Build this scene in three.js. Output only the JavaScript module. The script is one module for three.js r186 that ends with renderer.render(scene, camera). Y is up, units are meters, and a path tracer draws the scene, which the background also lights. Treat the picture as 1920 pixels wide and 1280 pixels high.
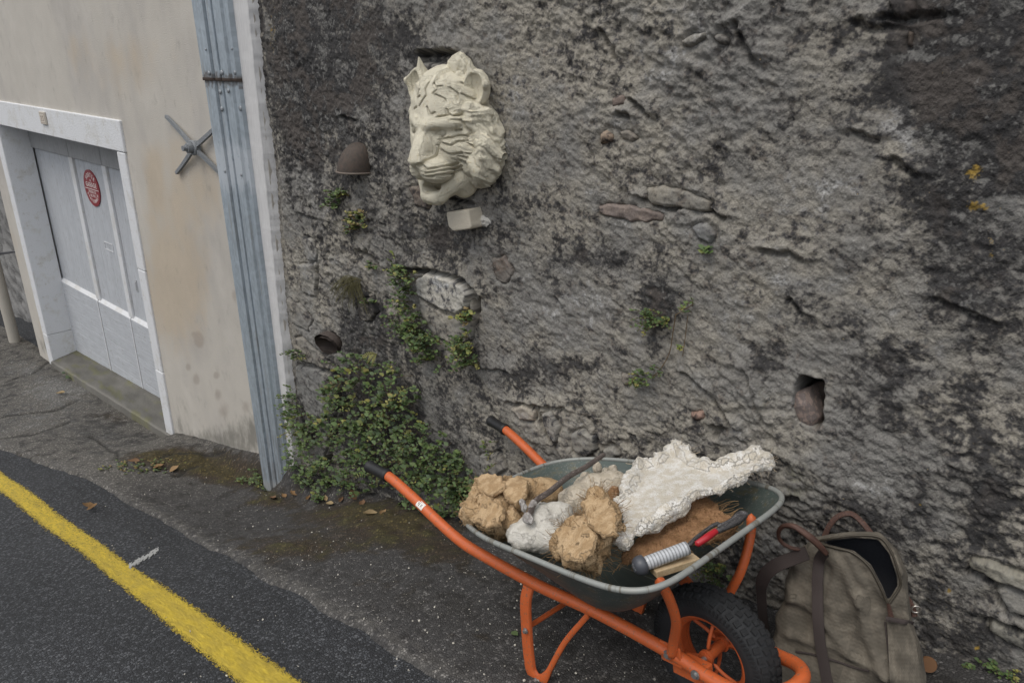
import * as THREE from 'three';
import { mergeGeometries, toCreasedNormals } from 'three/addons/utils/BufferGeometryUtils.js';
import { ConvexGeometry } from 'three/addons/geometries/ConvexGeometry.js';
import { RoundedBoxGeometry } from 'three/addons/geometries/RoundedBoxGeometry.js';

// ---------------------------------------------------------------- camera, sky, sun, exposure
// x runs along the street wall, y is up, z comes out of the wall (wall face at z = 0); metres
const EYE = new THREE.Vector3(0, 1.45, 1.85);
const AX = new THREE.Vector3(0.76837, 0.03181, -0.63921).normalize();       // picture right
const AD = new THREE.Vector3(0.2596, -0.92841, 0.26584);                    // picture down
AD.addScaledVector(AX, -AD.dot(AX)).normalize();
const AF = new THREE.Vector3().crossVectors(AX, AD).normalize();            // view direction
const camera = new THREE.PerspectiveCamera(2 * Math.atan(0.5) * 180 / Math.PI, 1024 / 682, 0.05, 200);
camera.position.copy(EYE);
camera.quaternion.setFromRotationMatrix(new THREE.Matrix4().makeBasis(AX, AD.clone().negate(), AF.clone().negate()));

const scene = new THREE.Scene();
scene.add(camera);
const renderer = new THREE.WebGLRenderer({ antialias: true });
renderer.setSize(1024, 682);
renderer.toneMapping = THREE.LinearToneMapping;
renderer.toneMappingExposure = 1.16;
renderer.shadowMap.enabled = true;
{ // overcast sky: a grey vault three times brighter overhead than at the horizon
  const w = 128, h = 64, data = new Float32Array(w * h * 4);
  for (let j = 0; j < h; j++) for (let i = 0; i < w; i++) {
    const el = ((j + 0.5) / h - 0.5) * Math.PI, s = Math.max(0, Math.sin(el));
    const az = (i + 0.5) / w * 2 * Math.PI;
    let L = 1.3 * (1 + 2 * s) / 3 * (1 + 0.05 * Math.sin(az * 3 + el * 5) + 0.04 * Math.sin(az * 7 - el * 9));
    if (el < 0) L = 0.26;
    const k = (j * w + i) * 4;
    data[k] = L * 0.965; data[k + 1] = L * 0.995; data[k + 2] = L * 1.05; data[k + 3] = 1;
  }
  const sky = new THREE.DataTexture(data, w, h, THREE.RGBAFormat, THREE.FloatType);
  sky.mapping = THREE.EquirectangularReflectionMapping;
  sky.magFilter = THREE.LinearFilter; sky.minFilter = THREE.LinearFilter; sky.needsUpdate = true;
  scene.background = sky; scene.environment = sky;
}
const sun = new THREE.DirectionalLight(0xfff6ea, 1.1);
sun.position.set(-2.6, 9, 5.0); sun.target.position.set(-1.5, 0.3, 0.2);
sun.castShadow = true; sun.shadow.radius = 55; sun.shadow.mapSize.set(2048, 2048);
Object.assign(sun.shadow.camera, { left: -9, right: 6, top: 6, bottom: -6, near: 0.5, far: 30 });
sun.name = 'sun'; scene.add(sun, sun.target);

// ---------------------------------------------------------------- random numbers and noise
function rng(seed) { let s = seed >>> 0; return () => { s = (s + 0x6D2B79F5) | 0; let t = Math.imul(s ^ (s >>> 15), 1 | s); t = (t + Math.imul(t ^ (t >>> 7), 61 | t)) ^ t; return ((t ^ (t >>> 14)) >>> 0) / 4294967296; }; }
const PERM = new Uint8Array(512);
{ const r = rng(77), p = Array.from({ length: 256 }, (_, i) => i); for (let i = 255; i > 0; i--) { const j = Math.floor(r() * (i + 1)); [p[i], p[j]] = [p[j], p[i]]; } for (let i = 0; i < 512; i++) PERM[i] = p[i & 255]; }
const GX = new Float32Array(256), GY = new Float32Array(256), GZ = new Float32Array(256), HV = new Float32Array(256);
{ const r = rng(5); for (let i = 0; i < 256; i++) { const a = r() * 6.2832, z = r() * 2 - 1; GX[i] = Math.cos(a); GY[i] = Math.sin(a); GZ[i] = z; HV[i] = r(); } }
const fade = (t) => t * t * t * (t * (t * 6 - 15) + 10);
function n2(x, y) {                                   // gradient noise, about -0.7 .. 0.7
  const xf = Math.floor(x), yf = Math.floor(y), X = xf & 255, Y = yf & 255, dx = x - xf, dy = y - yf;
  const a = PERM[PERM[X] + Y], b = PERM[PERM[X + 1] + Y], c = PERM[PERM[X] + Y + 1], d = PERM[PERM[X + 1] + Y + 1];
  const u = fade(dx), v = fade(dy);
  const p = GX[a] * dx + GY[a] * dy, q = GX[b] * (dx - 1) + GY[b] * dy, r = GX[c] * dx + GY[c] * (dy - 1), s = GX[d] * (dx - 1) + GY[d] * (dy - 1);
  return p + u * (q - p) + v * (r - p + u * (s - r - q + p));
}
function n3(x, y, z) {
  const xf = Math.floor(x), yf = Math.floor(y), zf = Math.floor(z), X = xf & 255, Y = yf & 255, Z = zf & 255;
  x -= xf; y -= yf; z -= zf;
  const u = fade(x), v = fade(y), w = fade(z);
  let out = 0;
  for (let k = 0; k < 8; k++) {
    const i = k & 1, j = (k >> 1) & 1, l = k >> 2, g = PERM[PERM[PERM[(X + i) & 255] + ((Y + j) & 255)] + ((Z + l) & 255)], c = Math.sqrt(1 - GZ[g] * GZ[g]);
    out += (i ? u : 1 - u) * (j ? v : 1 - v) * (l ? w : 1 - w) * ((GX[g] * (x - i) + GY[g] * (y - j)) * c + GZ[g] * (z - l));
  }
  return out;
}
function fbm(x, y, o, gain = 0.5, lac = 2.03) { let a = 1, s = 0; for (let i = 0; i < o; i++) { s += a * n2(x, y); a *= gain; x = x * lac + 17.3; y = y * lac + 5.1; } return s; }
function fbm3(x, y, z, o, gain = 0.5) { let a = 1, s = 0; for (let i = 0; i < o; i++) { s += a * n3(x, y, z); a *= gain; x = x * 2.03 + 7.3; y = y * 2.03 + 5.1; z = z * 2.03 + 3.7; } return s; }
function ridge(x, y, o, gain = 0.5) { let a = 1, s = 0; for (let i = 0; i < o; i++) { s += a * (1 - 2.2 * Math.abs(n2(x, y))); a *= gain; x = x * 2.07 + 11.7; y = y * 2.07 + 3.3; } return s; }
const cellOut = { f1: 0, f2: 0, id: 0 };
function cell(x, y) {                                 // Worley: nearest and second nearest distance, id of the nearest
  const xi = Math.floor(x), yi = Math.floor(y); let f1 = 9, f2 = 9, id = 0;
  for (let j = -1; j < 2; j++) for (let i = -1; i < 2; i++) {
    const h = PERM[PERM[(xi + i) & 255] + ((yi + j) & 255)], dx = xi + i + HV[h] - x, dy = yi + j + HV[(h * 7 + 31) & 255] - y, d = dx * dx + dy * dy;
    if (d < f1) { f2 = f1; f1 = d; id = h; } else if (d < f2) f2 = d;
  }
  cellOut.f1 = Math.sqrt(f1); cellOut.f2 = Math.sqrt(f2); cellOut.id = id; return cellOut;
}
const clamp = (x, a = 0, b = 1) => x < a ? a : x > b ? b : x;
const sst = (a, b, x) => { const t = clamp((x - a) / (b - a)); return t * t * (3 - 2 * t); };
const mix = (a, b, t) => a + (b - a) * t;
const lin = (hex) => { const c = new THREE.Color(hex); return [c.r, c.g, c.b]; };
const toS = (v) => v <= 0.0031308 ? v * 12.92 : 1.055 * Math.pow(v, 1 / 2.4) - 0.055;

// ---------------------------------------------------------------- survey of the photograph: where the sight line through a picture point meets the plane z
function onWall(u, v, z = 0) {
  const d = AX.clone().multiplyScalar(u - 960).addScaledVector(AD, v - 640).addScaledVector(AF, 1280);
  const t = (z - EYE.z) / d.z;
  return EYE.clone().addScaledVector(d, t);
}

// ---------------------------------------------------------------- naming and building helpers
const taken = new Map();
function numbered(name) { const k = taken.get(name) ?? 0; taken.set(name, k + 1); return k ? `${name}_${String(k).padStart(3, '0')}` : name; }
function shadows(m) { m.castShadow = true; m.receiveShadow = true; return m; }
function obj(name, geometry, material, parent = scene) {
  const m = shadows(new THREE.Mesh(Array.isArray(geometry) ? join(geometry) : geometry, material));
  m.name = parent === scene ? numbered(name) : partName(name, parent); parent.add(m); return m;
}
function partName(name, parent) { const n = parent.userData.counts ?? (parent.userData.counts = {}); const k = n[name] ?? 0; n[name] = k + 1; return k ? `${name}_${String(k).padStart(3, '0')}` : name; }
function thing(name, label, category, pos = [0, 0, 0], group) {
  const o = new THREE.Group(); o.name = numbered(name); o.position.set(...pos); scene.add(o); tag(o, label, category, group); return o;
}
function tag(o, label, category, group) { o.userData.label = label; o.userData.category = category; if (group) o.userData.group = group; return o; }
function kind(o, k) { o.userData.kind = k; return o; }
function join(list) {
  const a = list.map((g) => { g = g.index ? g.toNonIndexed() : g; for (const n of Object.keys(g.attributes)) if (!['position', 'normal', 'uv', 'color'].includes(n)) g.deleteAttribute(n); return g; });
  const col = a.some((g) => g.attributes.color);
  for (const g of a) {
    if (!g.attributes.uv) g.setAttribute('uv', new THREE.BufferAttribute(new Float32Array(g.attributes.position.count * 2), 2));
    if (!g.attributes.normal) g.computeVertexNormals();
    if (col && !g.attributes.color) g.setAttribute('color', new THREE.BufferAttribute(new Float32Array(g.attributes.position.count * 3).fill(1), 3));
  }
  return mergeGeometries(a);
}
function box(w, h, d, x = 0, y = 0, z = 0, r = 0) {
  const g = r ? new RoundedBoxGeometry(w, h, d, 2, r) : new THREE.BoxGeometry(w, h, d);
  return g.translate(x, y, z);
}
function bar(x0, x1, y0, y1, z0, z1, r = 0) { return box(x1 - x0, y1 - y0, z1 - z0, (x0 + x1) / 2, (y0 + y1) / 2, (z0 + z1) / 2, r); }
function tube(pts, r, seg = 40, radial = 10, closed = false, tension = 0.5) {
  const c = new THREE.CatmullRomCurve3(pts.map((p) => p.isVector3 ? p : new THREE.Vector3(...p)), closed, 'catmullrom', tension);
  return new THREE.TubeGeometry(c, seg, r, radial, closed);
}
// tube whose radius varies and whose ends are closed
function taperTube(pts, radii, seg = 30, radial = 8) {
  const c = new THREE.CatmullRomCurve3(pts.map((p) => p.isVector3 ? p : new THREE.Vector3(...p)));
  const g = new THREE.TubeGeometry(c, seg, 1, radial, false), p = g.attributes.position, P = new THREE.Vector3(), v = new THREE.Vector3();
  for (let i = 0; i <= seg; i++) {
    c.getPointAt(i / seg, P); const t = i / seg * (radii.length - 1), k = Math.min(radii.length - 2, Math.floor(t)), r = i === 0 || i === seg ? 0.0001 : mix(radii[k], radii[k + 1], t - k);
    for (let j = 0; j <= radial; j++) { const n = i * (radial + 1) + j; v.fromBufferAttribute(p, n).sub(P).multiplyScalar(r).add(P); p.setXYZ(n, v.x, v.y, v.z); }
  }
  g.computeVertexNormals(); return g;
}
// box-projected texture coordinates in metres
function boxUV(g, s = 1, ox = 0, oy = 0) {
  const p = g.attributes.position, n = g.attributes.normal, uv = new Float32Array(p.count * 2);
  for (let i = 0; i < p.count; i++) {
    const ax = Math.abs(n.getX(i)), ay = Math.abs(n.getY(i)), az = Math.abs(n.getZ(i)), x = p.getX(i), y = p.getY(i), z = p.getZ(i);
    let a = x, b = y; if (ax > ay && ax > az) { a = z; b = y; } else if (ay > az) { a = x; b = z; }
    uv[i * 2] = a * s + ox; uv[i * 2 + 1] = b * s + oy;
  }
  g.setAttribute('uv', new THREE.BufferAttribute(uv, 2)); return g;
}
function grid(nx, ny, fn, flip = false) {               // fn(i/nx, j/ny) -> [x, y, z, u, v, (r, g, b)]
  const P = new Float32Array((nx + 1) * (ny + 1) * 3), U = new Float32Array((nx + 1) * (ny + 1) * 2); let C = null;
  for (let j = 0; j <= ny; j++) for (let i = 0; i <= nx; i++) {
    const q = fn(i / nx, j / ny), k = j * (nx + 1) + i; P.set(q.slice(0, 3), k * 3); U[k * 2] = q[3]; U[k * 2 + 1] = q[4];
    if (q.length > 5) { C ??= new Float32Array((nx + 1) * (ny + 1) * 3); C.set(q.slice(5, 8), k * 3); }
  }
  const I = new Uint32Array(nx * ny * 6); let o = 0;
  for (let j = 0; j < ny; j++) for (let i = 0; i < nx; i++) {
    const a = j * (nx + 1) + i, b = a + 1, c = a + nx + 1, d = c + 1;
    if (flip) { I[o++] = a; I[o++] = c; I[o++] = b; I[o++] = b; I[o++] = c; I[o++] = d; } else { I[o++] = a; I[o++] = b; I[o++] = c; I[o++] = b; I[o++] = d; I[o++] = c; }
  }
  const g = new THREE.BufferGeometry();
  g.setAttribute('position', new THREE.BufferAttribute(P, 3)); g.setAttribute('uv', new THREE.BufferAttribute(U, 2));
  if (C) g.setAttribute('color', new THREE.BufferAttribute(C, 3));
  g.setIndex(new THREE.BufferAttribute(I, 1)); g.computeVertexNormals(); return g;
}
// surface nets: the zero surface of a distance field
function nets(f, lo, hi, h) {
  const nx = Math.ceil((hi[0] - lo[0]) / h) + 1, ny = Math.ceil((hi[1] - lo[1]) / h) + 1, nz = Math.ceil((hi[2] - lo[2]) / h) + 1, V = new Float32Array(nx * ny * nz);
  // coarse pass: skip cells far from the surface
  const s = 4, far = s * h * 1.9;
  for (let k = 0; k < nz; k += s) for (let j = 0; j < ny; j += s) for (let i = 0; i < nx; i += s) {
    const d = f(lo[0] + (i + s / 2) * h, lo[1] + (j + s / 2) * h, lo[2] + (k + s / 2) * h), skip = Math.abs(d) > far * 2.2;
    for (let c = k; c < Math.min(nz, k + s); c++) for (let b = j; b < Math.min(ny, j + s); b++) for (let a = i; a < Math.min(nx, i + s); a++)
      V[(c * ny + b) * nx + a] = skip ? d : f(lo[0] + a * h, lo[1] + b * h, lo[2] + c * h);
  }
  const id = new Int32Array(nx * ny * nz).fill(-1), pos = [], ind = [];
  const E = [[0, 1], [2, 3], [4, 5], [6, 7], [0, 2], [1, 3], [4, 6], [5, 7], [0, 4], [1, 5], [2, 6], [3, 7]], v = new Float32Array(8);
  for (let k = 0; k < nz - 1; k++) for (let j = 0; j < ny - 1; j++) for (let i = 0; i < nx - 1; i++) {
    let m = 0; for (let c = 0; c < 8; c++) { v[c] = V[((k + (c >> 2)) * ny + j + ((c >> 1) & 1)) * nx + i + (c & 1)]; if (v[c] < 0) m |= 1 << c; }
    if (m === 0 || m === 255) continue;
    let x = 0, y = 0, z = 0, n = 0;
    for (const [a, b] of E) if ((v[a] < 0) !== (v[b] < 0)) {
      const t = v[a] / (v[a] - v[b]); n++;
      x += (a & 1) + t * ((b & 1) - (a & 1)); y += ((a >> 1) & 1) + t * (((b >> 1) & 1) - ((a >> 1) & 1)); z += (a >> 2) + t * ((b >> 2) - (a >> 2));
    }
    id[(k * ny + j) * nx + i] = pos.length / 3; pos.push(lo[0] + (i + x / n) * h, lo[1] + (j + y / n) * h, lo[2] + (k + z / n) * h);
  }
  const at = (i, j, k) => id[(k * ny + j) * nx + i];
  for (let k = 1; k < nz - 1; k++) for (let j = 1; j < ny - 1; j++) for (let i = 1; i < nx - 1; i++) {
    const a = V[(k * ny + j) * nx + i] < 0;
    const q = (o, p0, p1, p2, p3) => { if (p0 < 0 || p1 < 0 || p2 < 0 || p3 < 0) return; if (o) ind.push(p0, p1, p2, p0, p2, p3); else ind.push(p0, p2, p1, p0, p3, p2); };
    if (a !== V[(k * ny + j) * nx + i + 1] < 0) q(a, at(i, j - 1, k - 1), at(i, j, k - 1), at(i, j, k), at(i, j - 1, k));
    if (a !== V[(k * ny + j + 1) * nx + i] < 0) q(a, at(i - 1, j, k - 1), at(i - 1, j, k), at(i, j, k), at(i, j, k - 1));
    if (a !== V[((k + 1) * ny + j) * nx + i] < 0) q(a, at(i - 1, j - 1, k), at(i, j - 1, k), at(i, j, k), at(i - 1, j, k));
  }
  const g = new THREE.BufferGeometry();
  g.setAttribute('position', new THREE.Float32BufferAttribute(pos, 3)); g.setIndex(ind); g.computeVertexNormals(); return g;
}
const smin = (a, b, k) => { const h = clamp(0.5 + 0.5 * (b - a) / k); return b + (a - b) * h - k * h * (1 - h); };
const smax = (a, b, k) => -smin(-a, -b, k);
function sdEll(x, y, z, cx, cy, cz, rx, ry, rz) { x = (x - cx) / rx; y = (y - cy) / ry; z = (z - cz) / rz; const k0 = Math.sqrt(x * x + y * y + z * z), k1 = Math.sqrt(x * x / rx / rx + y * y / ry / ry + z * z / rz / rz); return k1 < 1e-9 ? -Math.min(rx, ry, rz) : k0 * (k0 - 1) / k1; }
function sdCap(x, y, z, a, b, ra, rb) { const bx = b[0] - a[0], by = b[1] - a[1], bz = b[2] - a[2], px = x - a[0], py = y - a[1], pz = z - a[2], t = clamp((px * bx + py * by + pz * bz) / (bx * bx + by * by + bz * bz)); return Math.hypot(px - bx * t, py - by * t, pz - bz * t) - mix(ra, rb, t); }

// ---------------------------------------------------------------- textures
function tex(w, h, fn, { srgb = true, repeat = [1, 1], wrap = THREE.RepeatWrapping } = {}) {   // fn(x, y, out): linear colour if srgb, value 0..1 otherwise
  const d = new Uint8Array(w * h * 4), o = [0, 0, 0];
  for (let j = 0; j < h; j++) for (let i = 0; i < w; i++) {
    fn(i, j, o); const k = (j * w + i) * 4;
    if (srgb) { d[k] = 255 * toS(clamp(o[0])); d[k + 1] = 255 * toS(clamp(o[1])); d[k + 2] = 255 * toS(clamp(o[2])); } else { d[k] = 255 * clamp(o[0]); d[k + 1] = 255 * clamp(o[1]); d[k + 2] = 255 * clamp(o[2]); }
    d[k + 3] = 255;
  }
  const t = new THREE.DataTexture(d, w, h, THREE.RGBAFormat); t.magFilter = THREE.LinearFilter; t.minFilter = THREE.LinearMipmapLinearFilter; t.generateMipmaps = true;
  t.wrapS = t.wrapT = wrap; t.repeat.set(...repeat); if (srgb) t.colorSpace = THREE.SRGBColorSpace; t.needsUpdate = true; return t;
}
function bumpTex(w, h, fn, opt = {}) { return tex(w, h, (x, y, o) => { o[0] = o[1] = o[2] = fn(x, y); }, { srgb: false, ...opt }); }
// tiling noise: blends two shifted copies so that the edges meet
function tileable(fn, w, h, m = 0.18) { return (x, y) => { const u = x / w, v = y / h, a = u < m ? u / m : 1, b = v < m ? v / m : 1; let s = fn(x, y) * a * b; if (a < 1) s += fn(x + w, y) * (1 - a) * b; if (b < 1) s += fn(x, y + h) * a * (1 - b); if (a < 1 && b < 1) s += fn(x + w, y + h) * (1 - a) * (1 - b); return s; }; }
const grainFn = tileable((x, y) => 0.5 + 0.5 * fbm(x / 9, y / 9, 4, 0.65), 512, 512);
const GRAIN = tex(512, 512, (x, y, o) => { const g = 0.86 + 0.22 * (grainFn(x, y) - 0.5) + 0.06 * (HV[(x * 13 + y * 57 + ((x * y) >> 3)) & 255] - 0.5); o[0] = o[1] = o[2] = g; });
const GRAINB = bumpTex(512, 512, (x, y) => grainFn(x, y));
const std = (p) => new THREE.MeshStandardMaterial({ roughness: 0.8, metalness: 0, ...p });
const rgb = (r, g, b) => new THREE.Color().setRGB(r, g, b);
// ================================================================ ground heights
// the street climbs to the right (about one in four); heights of the ground at the foot of the wall
const FOOT = [[-30, -4.2], [-12, -1.75], [-8.5, -1.36], [-7.1, -1.31], [-5.9, -1.265], [-4.8, -1.2], [-4.62, -1.085], [-4.3, -1.0], [-3.5, -0.80], [-2.42, -0.58], [-1.84, -0.44], [-0.49, -0.11], [0, 0.018], [0.19, 0.06], [8, 1.9], [30, 6]];
const STREET = [[-30, -4.4], [-12, -1.95], [-8.5, -1.52], [-7.1, -1.37], [-5.9, -1.24], [-4.76, -1.08], [-3.9, -0.9], [-3.0, -0.7], [-2.42, -0.57], [-1.84, -0.43], [-0.49, -0.11], [0, 0.018], [8, 1.9], [30, 6]];   // the same a pace out from the wall
function foot(x, FOOT_ = FOOT) { const FOOT = FOOT_; for (let i = 1; i < FOOT.length; i++) if (x <= FOOT[i][0]) { const a = FOOT[i - 1], b = FOOT[i]; return mix(a[1], b[1], (x - a[0]) / (b[0] - a[0])); } return FOOT[FOOT.length - 1][1]; }
function ground(x, z) {
  const dip = 0.15 * sst(0.0, 0.12, z) * (1 - 0.7 * sst(0.25, 0.9, z)) * sst(-4.3, -3.5, x) * (1 - sst(-3.0, -2.1, x));
  return mix(foot(x), foot(x, STREET), sst(0.06, 0.7, z)) + 0.04 * clamp(z, 0, 1.1) - dip + 0.012 * n2(x * 1.7, z * 1.7) + 0.004 * n2(x * 7, z * 7);
}
// where a sight line of the photograph meets the ground (up = a height above it)
function onGround(u, v, up = 0) {
  const d = AX.clone().multiplyScalar(u - 960).addScaledVector(AD, v - 640).addScaledVector(AF, 1280).normalize(), p = new THREE.Vector3();
  let a = 0.5, b = 14;
  for (let i = 0; i < 50; i++) { const t = (a + b) / 2; p.copy(EYE).addScaledVector(d, t); if (p.y > ground(p.x, p.z) + up) a = t; else b = t; }
  return p;
}

// ================================================================ the old stone wall
const WX0 = -3.045, WX1 = 0.9, WY0 = -1.1, WW = 2048, WS = (WX1 - WX0) / WW, WH = 1520, WY1 = WY0 + WH * WS;
const wallH = new Float32Array(WW * WH);
const P2 = (u, v) => { const p = onWall(u, v); return [p.x, p.y]; };
const polyOf = (pts) => pts.map((p) => P2(...p));
function sdPoly(P, x, y) {
  let d = 1e9, s = 1;
  for (let i = 0, j = P.length - 1; i < P.length; j = i++) {
    const ex = P[j][0] - P[i][0], ey = P[j][1] - P[i][1], wx = x - P[i][0], wy = y - P[i][1], t = clamp((wx * ex + wy * ey) / (ex * ex + ey * ey)), bx = wx - ex * t, by = wy - ey * t;
    d = Math.min(d, bx * bx + by * by);
    const c1 = y >= P[i][1], c2 = y < P[j][1], c3 = ex * wy > ey * wx; if ((c1 && c2 && c3) || (!c1 && !c2 && !c3)) s = -s;
  }
  return s * Math.sqrt(d);
}
const boundsOf = (P, m) => { const X = P.map((p) => p[0]), Y = P.map((p) => p[1]); return [Math.min(...X) - m, Math.max(...X) + m, Math.min(...Y) - m, Math.max(...Y) + m]; };
function eachTexel([x0, x1, y0, y1], fn) {
  const i0 = Math.max(0, Math.floor((x0 - WX0) / WS)), i1 = Math.min(WW - 1, Math.ceil((x1 - WX0) / WS)), j0 = Math.max(0, Math.floor((y0 - WY0) / WS)), j1 = Math.min(WH - 1, Math.ceil((y1 - WY0) / WS));
  for (let j = j0; j <= j1; j++) for (let i = i0; i <= i1; i++) fn(j * WW + i, WX0 + (i + 0.5) * WS, WY0 + (j + 0.5) * WS);
}
// soft patches given by a centre and two half widths in the photograph, carried over to the wall
const patch = (u, v, ru, rv, w) => { const c = P2(u, v), a = P2(u + ru, v), b = P2(u, v + rv); return { x: c[0], y: c[1], ax: a[0] - c[0], ay: a[1] - c[1], bx: b[0] - c[0], by: b[1] - c[1], w }; };
function patches(list) {
  const L = list.map((q) => { const p = patch(...q), det = p.ax * p.by - p.ay * p.bx; return [p.x, p.y, p.by / det, -p.bx / det, -p.ay / det, p.ax / det, p.w]; });
  return (x, y) => { let s = 0; for (const [cx, cy, a, b, c, d, w] of L) { const dx = x - cx, dy = y - cy, s1 = a * dx + b * dy, s2 = c * dx + d * dy, q = s1 * s1 + s2 * s2; if (q < 6) s += w * Math.exp(-q); } return s; };
}
const sootMap = patches([[560, 60, 120, 150, 1.1], [620, 190, 70, 130, 0.7], [710, 100, 70, 140, 0.6], [560, 260, 60, 130, 0.7], [720, 330, 80, 70, 0.45], [620, 420, 60, 60, 0.3], [830, 440, 120, 60, 0.85], [800, 100, 40, 30, 0.5], [960, 380, 40, 60, 0.3],
  [1850, 130, 190, 220, 1.05], [1900, 20, 200, 140, 0.5], [1840, 430, 130, 150, 0.95], [1760, 200, 60, 120, 0.3], [1700, 60, 60, 90, 0.35], [1800, 560, 50, 40, 0.6], [1240, 560, 40, 45, 1.0], [1225, 610, 20, 60, 0.7], [1120, 480, 80, 26, 0.85],
  [1010, 520, 60, 60, 0.3], [1650, 700, 70, 60, 0.75], [1640, 790, 60, 40, 0.5], [1480, 240, 40, 60, 0.4], [1400, 60, 70, 60, 0.45], [1150, 30, 60, 40, 0.4], [1080, 100, 30, 60, 0.35], [1500, 560, 50, 40, 0.5], [1600, 600, 40, 30, 0.5],
  [1440, 680, 40, 24, 0.6], [960, 700, 110, 40, 0.5], [1060, 690, 70, 24, 0.5], [680, 610, 60, 70, 0.7], [700, 720, 80, 90, 0.8], [740, 850, 130, 100, 1.0], [560, 760, 60, 90, 0.35], [1720, 960, 120, 60, 0.35], [1850, 900, 80, 60, 0.3],
  [1700, 1180, 90, 80, 0.7], [1850, 1230, 90, 60, 0.75], [1240, 870, 160, 50, 0.3], [1330, 1020, 200, 70, 0.5], [1580, 480, 30, 20, 0.45], [1350, 300, 60, 60, 0.25], [1800, 760, 120, 160, 0.35], [1860, 1000, 120, 160, 0.35], [1620, 1000, 140, 100, 0.35], [1480, 900, 90, 50, 0.2], [1600, 160, 70, 120, 0.25], [1640, 420, 60, 80, 0.2]]);
const paleMap = patches([[900, 420, 60, 24, 0.5], [960, 160, 60, 50, 0.6], [640, 90, 30, 60, 0.5], [660, 420, 40, 80, 0.25], [1100, 560, 110, 70, 0.55], [1260, 80, 60, 50, 0.6], [1690, 240, 40, 50, 1.2], [1735, 350, 34, 60, 1.0], [1850, 180, 60, 30, 0.5], [1870, 230, 40, 16, 0.7], [1880, 560, 60, 60, 0.6], [1900, 440, 40, 60, 0.5],
  [1560, 380, 60, 60, 0.4], [1500, 440, 80, 40, 0.4], [1730, 640, 70, 24, 0.6], [1400, 560, 60, 60, 0.35], [1320, 120, 50, 30, 0.35], [940, 300, 30, 80, 0.5], [1850, 1000, 60, 40, 0.35], [1640, 920, 60, 20, 0.5], [830, 540, 40, 30, 0.6], [580, 420, 40, 90, 0.3]]);
const brownMap = patches([[840, 440, 50, 36, 1.0], [935, 500, 30, 36, 0.9], [790, 360, 30, 30, 0.9], [1700, 20, 50, 30, 0.8], [1760, 420, 60, 80, 0.5], [1280, 640, 120, 60, 0.2], [1060, 860, 80, 40, 0.2], [1020, 90, 26, 40, 0.5], [960, 300, 26, 30, 0.3], [1190, 255, 30, 20, 0.4], [1000, 700, 60, 30, 0.3]]);
const greenMap = patches([[1430, 740, 40, 70, 0.5], [1480, 870, 60, 60, 0.6], [1240, 460, 50, 40, 0.4], [1560, 830, 50, 20, 0.4], [1740, 1130, 70, 60, 0.45], [1850, 1060, 70, 30, 0.5], [1800, 1250, 90, 50, 0.6], [560, 300, 16, 160, 0.35], [1500, 920, 60, 40, 0.5], [690, 560, 60, 60, 0.5], [700, 760, 120, 120, 0.6], [1560, 1150, 120, 80, 0.4]]);

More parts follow.
